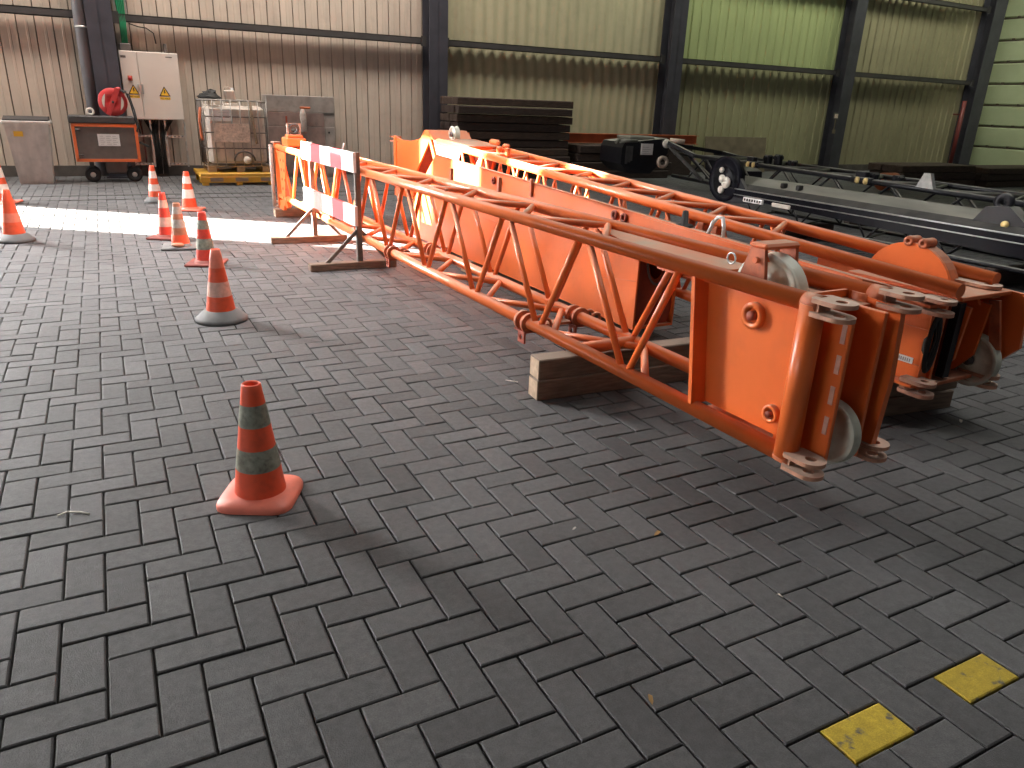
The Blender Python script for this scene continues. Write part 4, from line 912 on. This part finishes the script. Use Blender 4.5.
# ------------------------------------------------------------------ orange framed cart
ct = thing('tool_cart', 'orange framed cart with dark side panel and paper sheet on four small wheels', 'cart', (.03, 14.02, 0))
for (x, z, x2, z2, ) in ((-.42, .34, .46, .34), (-.42, .87, .46, .87), (-.42, .34, -.42, .87), (.46, .34, .46, .87)):
    for y in (0, .42):
        b = MB(); b.bar((x, y, z), (x2, y, z2), .045, .045, up=(0, 1, 0)); b.build('frame_tube', 'orange', ct)
for x in (-.42, .46):
    for z in (.34, .87):
        b = MB(); b.bar((x, 0, z), (x, .42, z), .045, .045); b.build('frame_tube', 'orange', ct)
b = MB(); b.box(-.40, .44, -.004, .42, .36, .85); b.build('side_panel', 'panel_grey', ct)
b = MB(); b.box(-.10, .21, -.009, -.004, .56, .74); o = b.build('paper_sheet', 'paper', ct)
for k in range(5):
    for q in range(3):
        c = MB(); c.box(-.07+.09*q, -.07+.09*q+.05+.02*((k+q) % 2), -.0102, -.009, .585+.03*k, .591+.03*k); c.build('print_mark', 'paper_mark', o)
for x in (-.36, ):
    for z in (.42, .80):
        b = MB(); b.tube((x-.03, -.03, z), (x+.03, -.03, z), .018, 10); b.build('latch', 'steel_dark', ct)
b = MB(); b.box(-.47, .46, -.03, .45, .90, 1.005, bv=.01); b.build('top_tray', 'dark_plastic', ct)
for x in (-.24, .36):
    for y in (.05, .38):
        b = MB(); b.lathe([(.04, -.03), (.10, -.03), (.115, -.015), (.115, .015), (.10, .03), (.04, .03)], 24, axis='Y', c=(x, y, .115), closed=True); o = b.build('wheel', 'rubber', ct)
        q = MB(); q.lathe([(.001, -.035), (.02, -.035), (.055, -.022), (.055, .022), (.001, .022)], 20, axis='Y', c=(x, y, .115)); q.build('wheel_hub', 'grey_plastic', o)
        q = MB(); q.box(x-.03, x+.03, y+.03, y+.04, .1, .33); q.build('wheel_fork', 'dark_plastic', o)
b = MB(); b.bar((.49, .0, .62), (.62, -.06, .56), .03, .03); b.build('handle', 'black', ct)
b = MB(); b.box(-.05, .28, .10, .30, .12, .33, bv=.02); b.build('under_box', 'panel_grey', ct)
# hose reel and tape roll resting on the tray
rl = thing('cable_reel', 'round red cable reel with white windows standing on the orange cart', 'cable reel', (.22, 14.18, 1.005))
b = MB(); b.lathe([(.03, -.03), (.205, -.03), (.21, -.02), (.21, .0), (.03, .0)], 40, axis='Y', c=(0, 0, .215), closed=True); b.lathe([(.03, .12), (.21, .12), (.21, .15), (.03, .15)], 40, axis='Y', c=(0, 0, .215), closed=True); b.build('flange', 'reel_red', rl)
b = MB(); b.lathe([(.001, .0), (.12, .0), (.12, .12), (.001, .12)], 30, axis='Y', c=(0, 0, .215)); b.build('drum', 'black', rl)
for s in (0, math.pi):
    pts = []
    for k in range(9):
        a = s+R(128)+R(85)*k/8; pts.append((.155*math.cos(a), -.032, .215+.155*math.sin(a)))
    b = MB(); b.prism(pts, (0, -.003, 0)); b.build('window', 'reel_white', rl)
b = MB(); b.bar((-.09, -.045, .02), (.09, -.045, .42), .075, .02, up=(0, 1, 0)); b.box(.06, .14, -.05, .15, .38, .44, bv=.02); b.build('carry_handle', 'reel_red', rl)
b = MB(); b.lathe([(.001, -.06), (.018, -.06), (.018, -.03), (.001, -.03)], 14, axis='Y', c=(0, 0, .215)); b.build('hub', 'black', rl)
b = MB(); b.path([(.12, -.04, .40), (.20, -.05, .38), (.25, -.05, .20), (.28, -.06, .0), (.30, -.20, -.15), (.28, -.20, -.22)], .012, 8); b.build('power_cable', 'black', rl)
b = MB(); b.path([(.14, -.05, .40), (.24, -.06, .33), (.29, -.08, .10), (.31, -.20, -.1), (.33, -.20, -.25)], .012, 8); b.build('power_cable', 'black', rl)
b = MB(); b.lathe([(.028, -.03), (.062, -.03), (.062, .03), (.028, .03)], 24, axis='Y', c=(-.12, 14.15, 1.067), closed=True); tag(b.build('tape_roll', 'reel_white'), 'beige tape roll standing on the cart beside the red reel', 'tape roll')

# ------------------------------------------------------------------ tank in cage on pallets
yp = thing('plastic_pallet', 'yellow pallet on the floor under the caged tank', 'pallet', (1.88, 13.3, 0))
b = MB(); b.box(-.57, .60, 0, 1.0, .135, .19, bv=.008); b.build('deck', 'yellow', yp)
for x in (-.54, -.02, .50):
    for y in (.0, .45, .88):
        b = MB(); b.box(x, x+.10, y, y+.12, .0, .137, bv=.006); b.build('foot', 'yellow', yp)
b = MB(); b.box(-.57, .60, -.004, .02, .045, .14, bv=.004); o = b.build('skirt', 'yellow', yp)
for x in (-.42, -.03, .37):
    q = MB(); q.box(x, x+.20, -.0065, -.004, .065, .125); q.build('recess', 'pallet_wood', o)
wp = thing('wooden_pallet', 'worn wooden pallet between the yellow pallet and the caged tank', 'pallet', (1.97, 13.5, .19))
for x in (-.50, -.05, .36):
    for y in (.02, .6):
        b = MB(); b.box(x, x+.13, y, y+.1, 0, .085, bv=.006); b.build('block', 'pallet_wood', wp)
b = MB()
for k in range(6): b.box(-.51, .50, .02+.135*k, .13+.135*k, .085, .105, bv=.004)
b.build('deck', 'pallet_wood', wp)
tk = thing('caged_tank', 'dirty white liquid tank in a metal cage on pallets beside the electric cabinet', 'tank', (1.97, 13.52, .295))
b = MB(); b.box(-.45, .46, .03, .80, .02, .93, bv=.05); b.lathe([(.11, .92), (.11, .97), (.001, .97)], 20, c=(0, .4, 0)); b.build('tank', 'tank', tk)
for k in range(5):
    b = MB(); z = .03+.245*k
    b.path([(-.50, 0, z), (.50, 0, z), (.50, .84, z), (-.50, .84, z)], .0085 if k < 4 else .012, 8, closed=True); b.build('cage_hoop', 'wire' if k == 4 else 'wire_dark', tk)
for k in range(8):
    x = -.49+.14*k
    for y in (-.002, .842):
        b = MB(); b.tube((x, y, .0), (x, y, 1.015), .0085, 8); b.build('cage_bar', 'wire', tk)
for k in range(1, 6):
    for x in (-.50, .50):
        b = MB(); b.tube((x, .14*k, 0), (x, .14*k, 1.015), .0085, 8); b.build('cage_bar', 'wire_dark', tk)
b = MB(); b.box(-.36, .20, -.022, -.012, .37, .66, bv=.002); b.build('label_plate', 'label_stain', tk)
b = MB(); b.box(-.40, -.06, .022, .029, .70, .87); o = b.build('paper_label', 'paper', tk)
for k in range(3):
    q = MB(); q.box(-.26, -.10, .0205, .022, .75+.035*k, .757+.035*k); q.build('print_mark', 'paper_mark', o)
b = MB(); b.lathe([(.001, -.09), (.045, -.09), (.06, -.05), (.06, .03), (.001, .03)], 18, axis='Y', c=(.12, 0, .09)); b.build('valve', 'tank', tk)
b = MB(); b.path([(-.08+.22*(.5-.5*math.cos(math.pi*k/10))*1.5, -.02, .08+.15*math.sin(math.pi*k/10)) for k in range(11)], .014, 8); b.build('valve_guard', 'wire_dark', tk)
b = MB(); b.path([(.24, -.012, 1.0), (.25, -.014, .8), (.28, -.014, .5), (.30, -.014, .35)], .022, 8); b.build('strap', 'pallet_wood', tk)
b = MB(); b.path([(-.53, .0, .90), (-.56, -.01, .7), (-.55, -.01, .45), (-.54, .0, .40)], .020, 8); b.build('rope', 'rust_beam', tk)
b = MB(); b.lathe([(.001, 0), (.17, 0), (.18, .03), (.13, .07), (.10, .10), (.04, .12), (.001, .115)], 11, smooth=False); b.v = [(x*(1+.25*math.sin(5*y*40)), y*(1+.2*math.cos(90*x)), z*(1+.25*math.sin(30*x+20*y))) for x, y, z in b.v]; o = b.build('rag_heap', 'black'); o.location = (1.62, 13.72, 1.325); tag(o, 'dark crumpled heap on the left of the tank cage top', 'rag')
jc = thing('canister', 'pale plastic canister standing on top of the caged tank', 'canister', (1.93, 13.72, 1.268))
b = MB(); b.box(-.085, .085, -.07, .07, 0, .20, bv=.02); b.build('body', 'tank', jc)
b = MB(); b.lathe([(.03, .195), (.03, .235), (.001, .235)], 14, c=(.04, 0, 0)); b.build('cap', 'white_plank', jc)
b = MB(); b.path([(-.07, 0, .195), (-.05, 0, .24), (.0, 0, .24), (.02, 0, .2)], .012, 8); b.build('handle', 'tank', jc)

# ------------------------------------------------------------------ grey metal chest with things on it
ch = thing('metal_cabinet', 'weathered grey sheet metal cabinet right of the caged tank', 'cabinet', (3.25, 14.55, 0))
b = MB(); b.box(-.60, .62, .0, .40, 0, 1.42, bv=.006); b.build('body', 'sheet_grey', ch)
for z0, z1, mm in ((1.14, 1.415, 'sheet_grey'), (.90, 1.13, 'sheet_brown'), (.06, .89, 'sheet_brown')):
    b = MB(); b.box(-.595, .615 if z0 > .9 else .42, -.014, .0, z0, z1, bv=.003); b.build('panel', mm, ch)
b = MB(); b.box(.43, .615, -.012, .0, .06, .89, bv=.003); b.build('panel', 'sheet_grey', ch)
b = MB(); b.tube((.50, -.02, .80), (.50, -.01, .80), .018, 12); b.build('lock', 'black', ch)
b = MB(); b.box(-.28, -.25, -.018, -.014, .93, 1.07); b.build('mark', 'dark_orange', ch)
b = MB(); b.lathe([(.055, -.03), (.115, -.03), (.115, .0), (.055, .0)], 24, axis='Y', c=(3.09, 14.535, .74), closed=True); tag(b.build('coil', 'panel_grey'), 'dark ring hanging on the front of the grey metal cabinet', 'coil')
sb = thing('spray_bottle', 'pale spray bottle hanging on the front of the grey metal cabinet', 'bottle', (3.27, 14.47, .80))
b = MB(); b.lathe([(.001, 0), (.055, 0), (.06, .02), (.06, .30), (.04, .37), (.025, .40), (.001, .40)], 18); b.build('bottle', 'white_pole', sb)
b = MB(); b.box(-.05, .14, -.02, .02, .40, .44, bv=.01); b.box(-.02, .02, -.02, .02, .38, .42); b.build('spray_head', 'rust_beam', sb)

# ------------------------------------------------------------------ litter on the floor
def leaf(x, y, s, rz, label, mat, grp):
    b = MB(); b.add([(-s, 0, .002), (-.3*s, .35*s, .006), (.5*s, .3*s, .010), (s, 0, .004), (.4*s, -.35*s, .008), (-.4*s, -.3*s, .003), (0, 0, .003)], [[6, 0, 1], [6, 1, 2], [6, 2, 3], [6, 3, 4], [6, 4, 5], [6, 5, 0]], 0, False)
    b.add([(-s, 0, .0012), (-.3*s, .35*s, .005), (.5*s, .3*s, .009), (s, 0, .003), (.4*s, -.35*s, .007), (-.4*s, -.3*s, .002)], [[5, 4, 3, 2, 1, 0]])
    o = b.build('leaf' if mat == 'leaf' else 'paper_scrap', mat); o.location = (x, y, .001); o.rotation_euler = (0, 0, rz); tag(o, label, 'litter', grp)
leaf(1.59, 1.80, .020, .3, 'small brown leaf on the pavers in front of the nearest boom', 'leaf', 'dry leaves on the pavers')
leaf(1.07, 1.16, .018, 1.2, 'small brown leaf on the pavers at the bottom centre', 'leaf', 'dry leaves on the pavers')
leaf(1.72, 1.34, .012, 2.0, 'white scrap on the pavers between the near boom and the yellow bricks', 'scrap', 'white scraps on the pavers')
leaf(1.33, 1.95, .010, .1, 'white scrap on the pavers below the timber blocks', 'scrap', 'white scraps on the pavers')
leaf(3.70, 2.02, .022, .6, 'white scrap on the pavers in front of the farther orange boom', 'scrap', 'white scraps on the pavers')
b = MB(); b.path([(0, 0, .004), (.03, .012, .006), (.07, -.004, .005), (.10, -.03, .004)], .0035, 6); o = b.build('twig', 'scrap'); o.location = (-.32, 2.78, 0); tag(o, 'thin pale twig on the pavers left of the nearest cone', 'twig')
b = MB(); b.path([(0, 0, .004), (.02, -.02, .005), (.05, -.05, .004)], .0035, 6); o = b.build('twig', 'scrap'); o.location = (1.80, 3.42, 0); tag(o, 'short pale twig on the pavers by the boom joint collar', 'twig')
